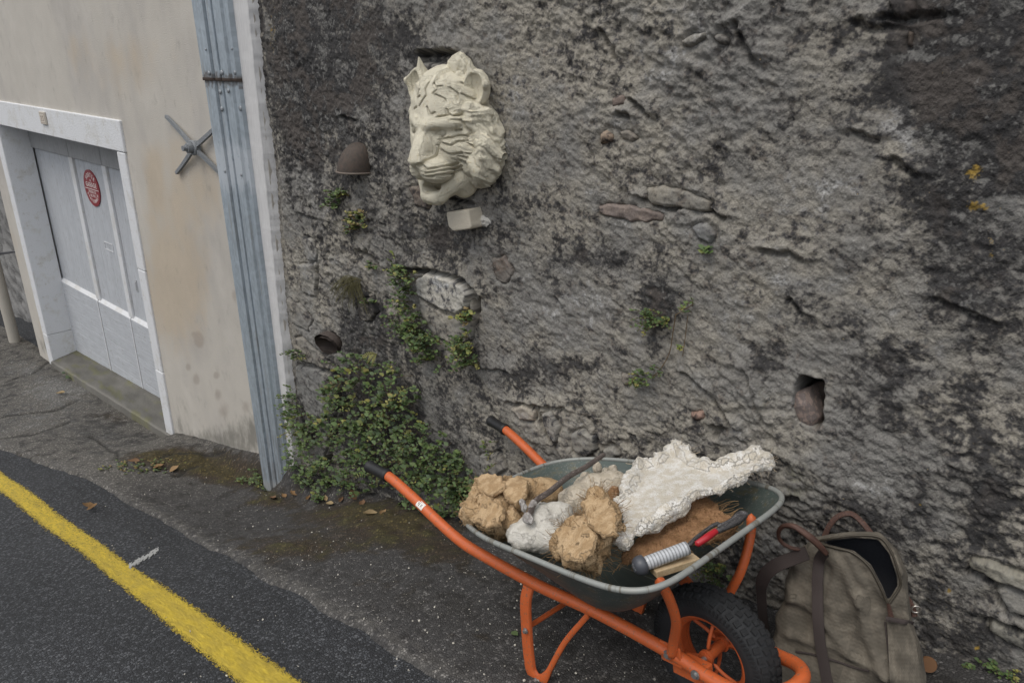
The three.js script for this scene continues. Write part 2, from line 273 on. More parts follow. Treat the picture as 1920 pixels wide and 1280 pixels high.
// stones and brick ends that show in the render: outline in the photograph, how far proud (m), colour, name
const STONES = [
  [[[1144, 180], [1158, 177], [1173, 179], [1174, 199], [1160, 199], [1147, 200]], 0.006, [0.125, 0.062, 0.05], 'brick'],
  [[[1126, 250], [1137, 242], [1150, 256], [1149, 267], [1127, 271]], 0.008, [0.3, 0.185, 0.11], 'stone'],
  [[[1156, 244], [1180, 240], [1196, 256], [1184, 270], [1162, 264]], 0.004, [0.22, 0.18, 0.145], 'stone'],
  [[[1279, 74], [1300, 62], [1330, 56], [1328, 72], [1300, 88], [1283, 86]], 0.008, [0.25, 0.21, 0.15], 'stone'],
  [[[1338, 66], [1358, 58], [1370, 70], [1366, 86], [1346, 84]], 0.008, [0.22, 0.18, 0.14], 'stone'],
  [[[1117, 384], [1136, 377], [1190, 386], [1246, 399], [1244, 416], [1208, 419], [1150, 412], [1121, 402]], 0.004, [0.2, 0.125, 0.1], 'brick'],
  [[[780, 521], [800, 511], [838, 521], [868, 533], [880, 552], [876, 576], [857, 590], [829, 582], [780, 552]], 0.012, [0.5, 0.47, 0.42], 'stone'],
  [[[783, 556], [828, 586], [856, 594], [874, 582], [886, 600], [884, 640], [850, 652], [815, 630], [790, 600]], 0.008, [0.33, 0.3, 0.25], 'stone'],
  [[[557, 684], [592, 690], [632, 706], [640, 748], [626, 800], [612, 866], [598, 842], [596, 800], [560, 742]], 0.022, [0.2, 0.195, 0.18], 'stone'],
  [[[548, 634], [566, 630], [600, 660], [644, 700], [612, 692], [560, 672]], 0.012, [0.27, 0.225, 0.165], 'stone'],
  [[[567, 444], [590, 446], [597, 470], [594, 492], [572, 486]], 0.012, [0.26, 0.25, 0.235], 'stone'],
  [[[561, 496], [586, 492], [594, 520], [592, 558], [568, 552]], 0.012, [0.24, 0.23, 0.215], 'stone'],
  [[[535, 560], [560, 566], [590, 600], [580, 622], [548, 606]], 0.008, [0.27, 0.24, 0.2], 'stone'],
  [[[1817, 1052], [1827, 1042], [1870, 1056], [1930, 1076], [1930, 1110], [1870, 1086], [1824, 1068]], 0.02, [0.22, 0.2, 0.13], 'stone'],
  [[[1853, 1180], [1860, 1164], [1930, 1192], [1930, 1220], [1890, 1204]], 0.014, [0.2, 0.19, 0.14], 'stone'],
  [[[1866, 1104], [1890, 1098], [1930, 1120], [1930, 1160], [1890, 1150]], 0.012, [0.22, 0.215, 0.2], 'stone'],
  [[[958, 764], [984, 758], [1008, 770], [1004, 790], [976, 788]], 0.012, [0.36, 0.31, 0.25], 'stone'],
  [[[1017, 774], [1034, 770], [1052, 800], [1046, 832], [1028, 814]], 0.014, [0.24, 0.235, 0.23], 'stone'],
  [[[1070, 812], [1090, 803], [1118, 818], [1122, 846], [1102, 858], [1078, 842]], 0.012, [0.17, 0.17, 0.165], 'stone'],
  [[[1132, 838], [1152, 834], [1166, 852], [1150, 866], [1134, 860]], 0.012, [0.13, 0.13, 0.13], 'stone'],
  [[[1292, 772], [1318, 768], [1322, 786], [1306, 794], [1294, 788]], 0.006, [0.3, 0.13, 0.085], 'brick'],
  [[[1298, 424], [1326, 416], [1346, 436], [1334, 456], [1308, 450]], 0.010, [0.19, 0.195, 0.2], 'stone'],
  [[[1664, -4], [1716, -4], [1724, 22], [1700, 34], [1668, 33]], 0.012, [0.16, 0.115, 0.085], 'stone'],
  [[[918, 484], [944, 478], [962, 508], [950, 534], [926, 526]], 0.004, [0.19, 0.145, 0.11], 'stone'],
  [[[768, 350], [800, 346], [812, 372], [806, 394], [782, 388]], 0.008, [0.13, 0.085, 0.065], 'stone'],
  [[[676, 560], [700, 556], [712, 584], [700, 604], [678, 596]], 0.014, [0.2, 0.17, 0.125], 'stone'],
  [[[804, 830], [838, 838], [846, 866], [818, 862]], 0.016, [0.26, 0.24, 0.22], 'stone'],
  [[[900, 852], [936, 846], [952, 880], [924, 898], [902, 884]], 0.014, [0.24, 0.22, 0.2], 'stone'],
  [[[1210, 352], [1240, 346], [1290, 356], [1340, 378], [1330, 400], [1270, 392], [1222, 384]], 0.008, [0.27, 0.23, 0.17], 'stone'],
  [[[1160, 700], [1178, 702], [1186, 724], [1168, 728]], 0.006, [0.24, 0.19, 0.14], 'stone'],
  [[[1700, 54], [1716, 52], [1714, 92], [1700, 88]], 0.008, [0.28, 0.2, 0.13], 'stone'],
].map(([o, lift, color, name]) => ({ P: polyOf(o), lift, color, name }));
// gaps and cracks: course of the gap, half width (m), depth (m)
const CRACKS = [
  [[[768, 506], [800, 508], [846, 518], [872, 528], [888, 546], [894, 556]], 0.011, 0.07], [[[894, 552], [893, 580], [888, 606]], 0.009, 0.05], [[[740, 500], [770, 507]], 0.008, 0.04], [[[672, 470], [702, 482]], 0.008, 0.04],
  [[[1200, 372], [1226, 384], [1262, 396]], 0.006, 0.03], [[[1262, 390], [1300, 386], [1340, 398], [1358, 408]], 0.006, 0.035], [[[1180, 186], [1214, 216]], 0.007, 0.03], [[[1160, 214], [1176, 218]], 0.006, 0.03],
  [[[552, 668], [592, 684], [634, 702], [650, 712]], 0.010, 0.05], [[[632, 704], [642, 760], [628, 820], [616, 880]], 0.010, 0.04], [[[590, 452], [596, 492], [594, 560]], 0.007, 0.03],
  [[[840, 362], [858, 376], [886, 380]], 0.008, 0.03], [[[784, 100], [846, 98], [866, 108]], 0.010, 0.035], [[[1380, 46], [1404, 100], [1420, 120]], 0.007, 0.02], [[[1130, 60], [1150, 104]], 0.008, 0.02],
  [[[1396, 694], [1412, 744], [1432, 790]], 0.005, 0.012], [[[1008, 766], [1018, 800], [1044, 838], [1060, 860]], 0.008, 0.035], [[[900, 692], [950, 698]], 0.006, 0.01], [[[1336, 800], [1342, 820], [1352, 800]], 0.007, 0.03],
  [[[1430, 470], [1480, 476], [1502, 486]], 0.008, 0.025], [[[1760, 560], [1800, 580], [1850, 600]], 0.007, 0.018], [[[1280, 700], [1330, 742], [1370, 800]], 0.006, 0.018], [[[1820, 1072], [1880, 1096], [1930, 1116]], 0.010, 0.035], [[[1840, 1160], [1890, 1176], [1930, 1188]], 0.009, 0.03],
  [[[1660, 34], [1720, 38], [1770, 24]], 0.008, 0.025], [[[1610, 40], [1640, 56], [1690, 50]], 0.009, 0.02], [[[1600, 250], [1640, 262]], 0.007, 0.02], [[[1676, 300], [1720, 330]], 0.007, 0.02], [[[640, 220], [668, 224]], 0.006, 0.015], [[[690, 470], [712, 500]], 0.009, 0.03],
  [[[1380, 900], [1440, 930], [1500, 936]], 0.010, 0.03], [[[1480, 560], [1500, 590]], 0.006, 0.016], [[[950, 756], [1010, 762], [1060, 768]], 0.008, 0.02], [[[1040, 560], [1062, 590]], 0.006, 0.014], [[[560, 400], [590, 410]], 0.006, 0.02], [[[548, 560], [566, 600], [600, 640]], 0.007, 0.02],
].map(([o, w, d]) => ({ P: polyOf(o), w, d }));
const HOLES = [ // putlog hole with a stone in it; niche beside the big white stone; the broken pipe's socket
  { P: polyOf([[1490, 722], [1502, 705], [1544, 715], [1545, 760], [1543, 792], [1532, 806], [1496, 792], [1486, 764]]), d: 0.26, r: 0.012 },
  { P: polyOf([[872, 536], [892, 552], [892, 596], [884, 600], [878, 560]]), d: 0.09, r: 0.012 },
  { P: polyOf([[600, 640], [612, 622], [632, 622], [642, 644], [634, 664], [612, 668]]), d: 0.05, r: 0.02 },
  { P: polyOf([[780, 98], [836, 94], [850, 104], [842, 124], [784, 120]]), d: 0.04, r: 0.014 },
];
{
  const ca = Math.cos(-0.32), sa = Math.sin(-0.32);
  for (let j = 0; j < WH; j++) for (let i = 0; i < WW; i++) {
    const x = WX0 + (i + 0.5) * WS, y = WY0 + (j + 0.5) * WS, k = j * WW + i;
    const wx = x + 0.05 * n2(x * 3.1 + 4, y * 3.1), wy = y + 0.05 * n2(x * 3.1, y * 3.1 + 9);
    const a = (wx * ca + wy * sa), b = (-wx * sa + wy * ca);
    const big = fbm(wx * 1.15 + 3, wy * 1.15, 3);
    // worn coats of render: terraces whose lower edges break off sharply
    const t = 3.2 * fbm(a * 2.6 + 1.7, b * 4.6, 4, 0.55) + 0.4, st = Math.floor(t), fr = t - st, ledge = st + sst(0.0, 0.16, fr) * 0.85 + 0.15 * fr;
    const rough = ridge(a * 13 + 0.4 * n2(x * 21, y * 21), b * 19, 3, 0.6), fine = fbm(x * 44, y * 50, 3, 0.65), c = cell(x * 26 + 0.4 * n2(x * 30, y * 30), y * 30);
    const lumps = sst(0.1, 0.75, 1 - c.f1);
    const soft = sst(-0.25, 0.35, n2(wx * 0.9 + 7, wy * 0.9 + 2) + 0.5 * n2(wx * 3, wy * 3));                     // rough and smoother areas
    wallH[k] = 0.014 * big + 0.0042 * ledge * (0.5 + 0.7 * soft) + (0.0018 + 0.002 * soft) * rough + (0.0036 + 0.0022 * soft) * fine + 0.0055 * (0.4 + soft) * lumps - 0.008;
    wallH[k] -= 0.022 * sst(-2.96, -3.03, x);
  }
  for (const s of STONES) eachTexel(boundsOf(s.P, 0.05), (k, x, y) => {      // joint raked out round each stone
    const d = sdPoly(s.P, x + 0.012 * n2(x * 30, y * 30), y + 0.012 * n2(x * 30 + 9, y * 30));
    s.n = (s.n ?? 0) + (d < 0); s.sum = (s.sum ?? 0) + (d < 0 ? wallH[k] : 0);
    const lf = Math.min(1, s.lift / 0.012); wallH[k] -= 0.012 * lf * Math.exp(-(d * d) / (0.007 * 0.007)) + 0.02 * sst(0.0, -0.012, d);
  });
  for (const c of CRACKS) eachTexel(boundsOf(c.P, 0.06), (k, x, y) => {
    const qx = x + 0.009 * fbm(x * 26, y * 26, 3), qy = y + 0.009 * fbm(x * 26 + 7, y * 26, 3); let d = 1e9, dy = 0;
    for (let i = 1; i < c.P.length; i++) { const A = c.P[i - 1], B = c.P[i], ex = B[0] - A[0], ey = B[1] - A[1], u = clamp(((qx - A[0]) * ex + (qy - A[1]) * ey) / (ex * ex + ey * ey)), px = A[0] + ex * u - qx, py = A[1] + ey * u - qy, q = Math.hypot(px, py); if (q < d) { d = q; dy = -py; } }
    wallH[k] += -c.d * Math.exp(-Math.pow(d / c.w, 2.5)) + 0.012 * Math.exp(-(d * d) / 0.0016) * sst(-0.004, 0.01, dy);
  });
  for (const h of HOLES) eachTexel(boundsOf(h.P, 0.03), (k, x, y) => { const d = sdPoly(h.P, x + 0.006 * n2(x * 40, y * 40), y + 0.006 * n2(x * 40 + 9, y * 40)); wallH[k] -= h.d * sst(0, -h.r, d); });
}
// colours of the wall: beige mortar, black crust, pale lichen, brown and green growths, each with a ragged outline
const MORTAR = [0.318, 0.292, 0.245], MORTAR2 = [0.205, 0.197, 0.182], PALE = [0.4, 0.395, 0.385], SOOT = [0.03, 0.029, 0.03], BROWN = [0.15, 0.1, 0.07], GREEN = [0.17, 0.165, 0.085], OCHRE = [0.32, 0.205, 0.035];
const ochreMap = patches([[1829, 322, 16, 16, 1.1], [1834, 386, 24, 12, 1.0], [1780, 1110, 6, 5, 1.2], [1832, 1216, 6, 5, 1.2], [1726, 946, 4, 3, 1], [510, 60, 8, 40, 0.5], [1862, 470, 14, 20, 0.5]]);
const wallMap = tex(WW, WH, (i, j, o) => {
  const x = WX0 + (i + 0.5) * WS, y = WY0 + (j + 0.5) * WS;
  const l1 = fbm(x * 2.3, y * 2.3, 4, 0.55), l2 = fbm(x * 8 + 3, y * 8, 4, 0.6), l25 = fbm(x * 21 + 8, y * 21, 4, 0.65), l3 = fbm(x * 58, y * 58, 3, 0.7), l4 = n2(x * 190, y * 190) + 0.7 * n2(x * 420, y * 420);
  const vs = fbm(x * 13, y * 3, 3);                                                                     // streaks that run down
  const t = sst(-0.45, 0.5, l1 + 0.6 * l2);
  let r = mix(MORTAR2[0], MORTAR[0], t), g = mix(MORTAR2[1], MORTAR[1], t), b = mix(MORTAR2[2], MORTAR[2], t);
  const put = (c, a) => { r = mix(r, c[0], a); g = mix(g, c[1], a); b = mix(b, c[2], a); };
  const soot = sootMap(x, y);
  put(BROWN, 0.7 * sst(0.4, 0.9, 0.8 * brownMap(x, y) + 0.5 * l25 + 0.3 * l3) + 0.3 * sst(0.3, 0.7, l25 + 0.5 * l2 - 0.3 * l3));
  put(GREEN, 0.6 * sst(0.4, 0.95, 0.8 * greenMap(x, y) + 0.5 * l25 + 0.4 * l3));
  put(PALE, 0.8 * sst(0.25, 0.7, 0.55 * paleMap(x, y) + 0.12 * Math.min(1.2, soot) + 0.45 * l25 - 0.3 * l2 + 0.5 * l3));
  const D = 0.62 * soot + 0.42 * l25 + 0.42 * l3 + 0.4 * l2 + 0.03 + 0.3 * vs * Math.min(1, soot * 1.5) + 0.16 * l1 + 0.2 * l4;
  put([0.1, 0.092, 0.085], 0.75 * sst(0.02, 0.42, D));
  put(SOOT, 0.92 * sst(0.2, 0.58, D));
  put([0.082, 0.07, 0.062], 0.75 * sst(0.5, 1.0, soot) * sst(-0.05, 0.25, 0.5 * l1 + 0.9 * l2 - 0.3 * l25)); put([0.17, 0.165, 0.155], 0.7 * sst(0.5, 1.0, soot) * sst(0.22, 0.4, 0.7 * l25 - 0.5 * l2 + 0.4 * l3));
  put(PALE, 0.5 * sst(0.45, 0.8, 0.7 * l4 + 0.5 * l3 - 0.3 * Math.min(1, soot)));                                // bare grains
  put(OCHRE, 0.8 * sst(0.5, 0.9, ochreMap(x, y) + 0.6 * l3 + 0.3 * l4));
  const q = 1 + 0.36 * l4 + 0.2 * l3; o[0] = r * q; o[1] = g * q; o[2] = b * q;
}, { wrap: THREE.MirroredRepeatWrapping });
const wallBump = bumpTex(1024, 1024, tileable((x, y) => 0.5 + 0.3 * fbm(x / 22, y / 34, 5, 0.68) + 0.18 * (ridge(x / 40, y / 60, 3, 0.6) - 0.6), 1024, 1024));
wallBump.repeat.set((WX1 - WX0) / 0.85, (WY1 - WY0) / 0.85);
const wallMat = std({ map: wallMap, bumpMap: wallBump, bumpScale: 0.009, roughness: 0.95 });
const wallAt = (x, y) => { let i = (x - WX0) / WS - 0.5, j = (y - WY0) / WS - 0.5; const fold = (v, n) => { v = Math.abs(v); v = v % (2 * n - 2); return v > n - 1 ? 2 * n - 2 - v : v; }; i = fold(i, WW); j = fold(j, WH); const a = Math.floor(i), b = Math.floor(j), a1 = Math.min(WW - 1, a + 1), b1 = Math.min(WH - 1, b + 1), u = i - a, v = j - b; return mix(mix(wallH[b * WW + a], wallH[b * WW + a1], u), mix(wallH[b1 * WW + a], wallH[b1 * WW + a1], u), v); };
const stoneWall = thing('stone_wall', 'old rubble stone wall with crumbling grey and beige render and black lichen stains', 'wall');
{
  const xs = [], ys = [];
  for (let i = 0; i <= WW; i += 2) xs.push(WX0 + i * WS); for (let x = WX1 + 0.03; x < 3.2; x += 0.03) xs.push(x);
  for (let j = 0; j <= WH; j += 2) ys.push(WY0 + j * WS); for (let y = WY1 + 0.03; y < 3.1; y += 0.03) ys.push(y);
  const nx = xs.length - 1, ny = ys.length - 1;
  obj('render_coat', grid(nx, ny, (u, v) => { const x = xs[Math.round(u * nx)], y = ys[Math.round(v * ny)]; return [x, y, wallAt(x, y), (x - WX0) / (WX1 - WX0), (y - WY0) / (WY1 - WY0)]; }), wallMat, stoneWall);
  obj('wall_core', bar(WX0 + 0.004, 3.2, WY0 - 0.2, 3.1, -0.62, -0.33), std({ color: rgb(0.2, 0.18, 0.16) }), stoneWall);
  obj('coping', [box(6.3, 0.1, 0.66, 0.08, 3.15, -0.3, 0.02)], std({ color: rgb(0.3, 0.28, 0.25), map: GRAIN }), stoneWall);
}
STONES.forEach((s, n) => {
  const [x0, x1, y0, y1] = boundsOf(s.P, 0.02), base = s.n ? s.sum / s.n : 0, nx = Math.ceil((x1 - x0) / 0.006), ny = Math.ceil((y1 - y0) / 0.006), cx = (x0 + x1) / 2, cy = (y0 + y1) / 2;
  const tx = 0.05 * (HV[n * 7 + 3 & 255] - 0.5), ty = 0.05 * (HV[n * 11 + 5 & 255] - 0.5), keep = [];
  const g = grid(nx, ny, (u, v) => {
    const x = mix(x0, x1, u), y = mix(y0, y1, v), d = sdPoly(s.P, x + 0.01 * n2(x * 24 + n, y * 24), y + 0.01 * n2(x * 24 + 9, y * 24 + n)); keep.push(d);
    const e = sst(0.007, -0.007, d), f = base + s.lift * 0.75 - 0.004 + tx * (x - cx) + ty * (y - cy) + 0.006 * fbm(x * 14 + n, y * 20, 4, 0.6) + 0.004 * ridge(x * 18, y * 30 + n, 2);
    return [x, y, mix(base - 0.045, f, e), (x - WX0) / (WX1 - WX0), (y - WY0) / (WY1 - WY0)];
  });
  const I = g.index.array, K = []; for (let i = 0; i < I.length; i += 3) if (keep[I[i]] < 0.008 || keep[I[i + 1]] < 0.008 || keep[I[i + 2]] < 0.008) K.push(I[i], I[i + 1], I[i + 2]);
  g.setIndex(K);
  s.mesh = obj(s.name, g, std({ color: rgb(...s.color.map((c, i) => mix(c / [0.25, 0.225, 0.19][i], 1, s.lift < 0.0065 || s.color[0] > 1.7 * s.color[2] ? 0.5 : s.color[0] > 0.35 ? 0.4 : 0.7))), map: wallMap, bumpMap: wallBump, bumpScale: 0.0025, roughness: 0.9 }), stoneWall);
});
// ================================================================ road and pavement
const kerbPts = [[0, 836], [60, 856], [120, 878], [175, 896], [219, 924], [273, 953], [313, 975], [365, 1006], [434, 1037], [492, 1075], [569, 1108], [656, 1160], [736, 1208], [850, 1276]].map(([u, v]) => { const p = onGround(u, v); return [p.x, p.z]; });
function kerbZ(x) {
  const P = kerbPts; if (x <= P[0][0]) return P[0][1] + 0.02 * (P[0][0] - x);
  for (let i = 1; i < P.length; i++) if (x <= P[i][0]) return mix(P[i - 1][1], P[i][1], (x - P[i - 1][0]) / (P[i][0] - P[i - 1][0]));
  return P[P.length - 1][1] + 0.01 * (x - P[P.length - 1][0]);
}
const asphaltFn = (N, cells) => { const s = new Float32Array(N * N), hgt = new Float32Array(N * N), P = cells; for (let j = 0; j < N; j++) for (let i = 0; i < N; i++) {
  // stones of the tarmac: wrapped Worley cells
  const x = i / N * P, y = j / N * P, xi = Math.floor(x), yi = Math.floor(y); let f1 = 9, f2 = 9, id = 0;
  for (let b = -1; b < 2; b++) for (let a = -1; a < 2; a++) { const X = ((xi + a) % P + P) % P, Y = ((yi + b) % P + P) % P, h = PERM[PERM[X & 255] + (Y & 255)] ^ PERM[(X * 3 + Y * 7) & 255], dx = xi + a + HV[h] - x, dy = yi + b + HV[(h * 7 + 31) & 255] - y, d = dx * dx + dy * dy; if (d < f1) { f2 = f1; f1 = d; id = h; } else if (d < f2) f2 = d; }
  f1 = Math.sqrt(f1); f2 = Math.sqrt(f2); const edge = sst(0.02, 0.3, f2 - f1); hgt[j * N + i] = edge * (0.5 + 0.5 * HV[id]); const v = HV[(id * 5 + 11) & 255]; s[j * N + i] = mix(0.28, 0.4 + 1.35 * v * v + (v > 0.92 ? 2.2 : 0), edge);
} return { s, hgt }; };
const AS = asphaltFn(1024, 104);
const tarMap = tex(1024, 1024, (x, y, o) => { const v = AS.s[y * 1024 + x] * (0.9 + 0.2 * grainFn(x & 511, y & 511)) * 0.5; o[0] = v * 0.98; o[1] = v; o[2] = v * 1.03; });
const tarBump = bumpTex(1024, 1024, (x, y) => AS.hgt[y * 1024 + x]);
for (const t of [tarMap, tarBump]) t.repeat.set(1 / 0.9, 1 / 0.9);
const tarMat = std({ map: tarMap, bumpMap: tarBump, bumpScale: 0.004, vertexColors: true, roughness: 0.85, color: rgb(1, 1, 1) });
const oldMap = tex(1024, 1024, (x, y, o) => { const v = mix(0.5, AS.s[y * 1024 + x] * 0.5, 0.6) * (0.85 + 0.3 * grainFn(x & 511, y & 511)); o[0] = v; o[1] = v; o[2] = v; }); oldMap.repeat.set(1 / 0.9, 1 / 0.9);
const oldTarMat = std({ map: oldMap, bumpMap: tarBump, bumpScale: 0.0035, vertexColors: true, roughness: 0.9 });
{
  const xs = [], zs = [];
  for (let x = -34; x < -9; x += 1) xs.push(x); for (let x = -9; x < 1.6; x += 0.03) xs.push(x); for (let x = 1.6; x <= 34; x += 1) xs.push(x);
  for (let z = -1.0; z < 0; z += 0.25) zs.push(z); for (let z = 0; z < 3.2; z += 0.03) zs.push(z); for (let z = 3.2; z <= 24; z += 0.8) zs.push(z);
  const nx = xs.length - 1, nz = zs.length - 1;
  kind(obj('road', grid(nx, nz, (u, v) => {
    const x = xs[Math.round(u * nx)], z = zs[Math.round(v * nz)], m = 0.5 + 0.5 * fbm(x * 1.1, z * 1.1, 4), worn = sst(0.45, 0.75, fbm(x * 0.7 + 9, z * 2, 3) + 0.5), k = 0.082 + 0.034 * m + 0.016 * worn;
    return [x, ground(x, z) - 0.016, z, x, z, k * 0.97, k, k * 1.06];
  }, true), tarMat), 'structure');
  // pavement: older tarmac in front of the stone wall, worn concrete towards the garage
  const px = []; for (let x = -12; x < -9; x += 0.2) px.push(x); for (let x = -9; x < 1.4; x += 0.016) px.push(x); for (let x = 1.4; x < 12; x += 0.3) px.push(x);
  const n = px.length - 1, nt = 84;
  const moss = patches2([[500, 1010, 130, 30, 0.5], [420, 890, 110, 22, 0.9], [330, 870, 130, 26, 0.8], [560, 1030, 110, 26, 0.7], [640, 960, 120, 26, 1.1], [760, 990, 120, 40, 1.1], [840, 1040, 80, 26, 0.8], [230, 780, 80, 16, 0.6], [60, 640, 60, 20, 0.5], [500, 940, 60, 16, 0.8], [300, 855, 60, 16, 0.8], [870, 1190, 90, 24, 0.35], [1000, 1100, 200, 50, 0.3], [700, 1100, 90, 24, 0.4], [30, 860, 60, 14, 0.7], [140, 690, 60, 24, 0.5]]);
  const pale = patches2([[600, 1010, 120, 50, 0.3], [760, 1060, 140, 60, 0.25], [110, 730, 70, 26, 0.9], [60, 790, 120, 34, 0.5], [700, 985, 60, 22, 0.5], [40, 690, 50, 20, 0.6], [200, 830, 60, 20, 0.35], [560, 960, 60, 26, 0.3]]);
  const CR = [[[0, 782], [29, 777], [79, 773], [117, 764], [141, 750]], [[-20, 826], [0, 823], [59, 814], [94, 805], [130, 790]], [[167, 817], [199, 835], [214, 860]], [[328, 893], [346, 879], [364, 877]], [[300, 860], [330, 850], [420, 848]], [[10, 716], [60, 700], [96, 676]]].map((l) => l.map((p) => onGround(...p)));
  const cracksAt = (x, z) => { let s = 0; for (const l of CR) for (let i = 1; i < l.length; i++) { const a = l[i - 1], b = l[i], ex = b.x - a.x, ez = b.z - a.z, qx = x + 0.05 * n2(x * 5, z * 5), qz = z + 0.05 * n2(x * 5 + 9, z * 5), t = clamp(((qx - a.x) * ex + (qz - a.z) * ez) / (ex * ex + ez * ez)), d = Math.hypot(a.x + ex * t - qx, a.z + ez * t - qz); s = Math.max(s, Math.exp(-(d * d) / 0.00022)); } return s; };
  kind(obj('pavement', grid(n, nt, (u, v) => {
    const x = px[Math.round(u * n)], zk = kerbZ(x) + 0.02 * fbm(x * 5, 3, 3) + 0.006 * n2(x * 40, 1), t = v * nt, z = t < nt - 3 ? mix(-0.06, zk, t / (nt - 3)) : zk + (t - nt + 3) * 0.008;
    const drop = t > nt - 3 ? (t - nt + 3) / 3 : 0;
    const l1 = fbm(x * 2, z * 2, 4, 0.6), l2 = fbm(x * 11, z * 11, 4, 0.6), l3 = n2(x * 60, z * 60);
    const conc = sst(-3.35, -4.5, x + 0.35 * l1 + 0.5 * (z - 0.5));
    let r = mix(0.118, 0.235, conc), g = mix(0.112, 0.218, conc), b = mix(0.108, 0.192, conc);
    const put = (c, a) => { r = mix(r, c[0], a); g = mix(g, c[1], a); b = mix(b, c[2], a); };
    put([0.2, 0.19, 0.175], 0.5 * sst(0.0, 0.6, l1 + 0.5 * l2)); put([0.055, 0.05, 0.045], 0.8 * sst(0.0, 0.5, l2 + 0.6 * l1 + 0.3 * l3)); put([0.26, 0.25, 0.235], 0.5 * sst(0.3, 0.7, fbm(x * 28, z * 28, 3, 0.7) + 0.3 * l1));
    put([0.34, 0.33, 0.31], 0.8 * sst(0.35, 0.8, pale(x, z) + 0.5 * l2 + 0.25 * l3));
    put([0.075, 0.055, 0.032], 0.85 * sst(0.35, 0.75, moss(x, z) + 0.45 * l2 + 0.2 * l3)); put([0.12, 0.105, 0.03], 0.8 * sst(0.75, 1.2, moss(x, z) + 0.6 * l2 - 0.4 * l1)); put([0.11, 0.06, 0.02], 0.3 * sst(0.7, 1.1, moss(x, z) - 0.6 * l2 + 0.4 * l3));
    put([0.25, 0.235, 0.215], 0.85 * sst(0.06, 0.01, Math.abs(zk - 0.012 - z) + 0.05 * l2 + 0.02 * l3) * sst(-0.2, 0.2, l2 + 0.6 * fbm(x * 30, z * 30, 2) + 0.12));            // worn pale lip along the tarmac edge
    const y = ground(x, z) + 0.006 * fbm(x * 6, z * 6, 3) + 0.003 * l3 + 0.02 * sst(0.6, 1.3, moss(x, z)) * (0.6 + l2) - drop * 0.026;
    const cr = cracksAt(x, z); put([0.035, 0.032, 0.026], 0.85 * cr); return [x, y - 0.012 * cr, z, x, z, r * 1.15, g * 1.15, b * 1.15];
  }, true), oldTarMat), 'structure');
}
function patches2(list) {                                  // the same soft patches, lying on the ground
  const L = list.map(([u, v, ru, rv, w]) => { const c = onGround(u, v), a = onGround(u + ru, v), b = onGround(u, v + rv), ax = a.x - c.x, ay = a.z - c.z, bx = b.x - c.x, by = b.z - c.z, det = ax * by - ay * bx; return [c.x, c.z, by / det, -bx / det, -ay / det, ax / det, w]; });
  return (x, y) => { let s = 0; for (const [cx, cy, a, b, c, d, w] of L) { const dx = x - cx, dy = y - cy, s1 = a * dx + b * dy, s2 = c * dx + d * dy, q = s1 * s1 + s2 * s2; if (q < 6) s += w * Math.exp(-q); } return s; };
}
{ // yellow no-parking line, hand rolled and worn down to the grit
  const edge = (pts) => { const P = pts.map((p) => onGround(...p)); return (x) => { let i = 1; while (i < P.length - 1 && x > P[i].x) i++; const a = P[i - 1], b = P[i]; return mix(a.z, b.z, (x - a.x) / (b.x - a.x)); }; };
  const zl = edge([[0, 920], [171, 1048], [346, 1190], [459, 1279], [560, 1358]]), zr = edge([[18, 893], [190, 1012], [361, 1131], [569, 1279], [660, 1343]]), n = 400, m = 16, xa = onGround(0, 905).x - 0.35, xb = onGround(600, 1330).x;
  const wear = tex(2048, 256, (i, j, o) => {
    const s = i / 2048, e = Math.min(j / 256, 1 - j / 256), x = s * 4.5, y = j / 256 * 0.36, l1 = fbm(x * 1.3, y * 3, 3), l2 = fbm(x * 34, y * 34, 3, 0.65), h = AS.hgt[(Math.round(j * 1.55) & 1023) * 1024 + (Math.round(i * 2.5) & 1023)];
    const full = sst(-0.02, 0.26, e + 0.015 * l1) * 0.86 + 0.1 * l1 + 0.42 * l2 + 0.6 * (h - 0.42) + 0.35 * (n2(i * 0.8, j * 0.8)) - 0.16 * sst(0.55, 0.95, j / 256) + 0.3 * sst(0.45, 0.9, s) + 0.06;
    o[0] = o[1] = o[2] = full > 0.6 ? 1 : 0;
  }, { srgb: false });
  const yel = tex(1024, 128, (i, j, o) => { const l = fbm(i / 30, j / 30, 4, 0.6), k = 1 + 0.25 * l; o[0] = 0.7 * k; o[1] = 0.51 * k; o[2] = 0.06 * k * (1 - 0.3 * l); });
  kind(obj('yellow_line', grid(n, m, (u, v) => { const x = mix(xa, xb, u), d = 0.12, z = mix(zl(x), zr(x), -d + v * (1 + 2 * d)); return [x, ground(x, z) - 0.0125, z, u, v]; }), std({ map: yel, alphaMap: wear, alphaTest: 0.5, bumpMap: tarBump, bumpScale: 0.002, roughness: 0.75 })), 'structure');
  const wp = [[236, 1062], [252, 1046], [300, 1026], [296, 1036], [262, 1056]].map((p) => onGround(...p)), sh = grid(24, 10, (u, v) => { const a = onGround(mix(240, 296, u), mix(1058, 1026, u) + (v - 0.5) * 18 + 2 * n2(u * 9, v * 3)); return [a.x, ground(a.x, a.z) - 0.0115, a.z, u, v]; }, true);
  const sp = tex(128, 64, (i, j, o) => { const e = Math.min(j, 64 - j) / 32, a = sst(0.2, 0.7, e + 0.7 * fbm(i / 12, j / 12, 4, 0.7)); o[0] = o[1] = o[2] = a + 0.5 * n2(i * 0.7, j * 0.7) > 0.75 ? 1 : 0; }, { srgb: false });
  kind(obj('paint_smear', sh, std({ color: rgb(0.3, 0.3, 0.29), alphaMap: sp, alphaTest: 0.5 })), 'structure');
}

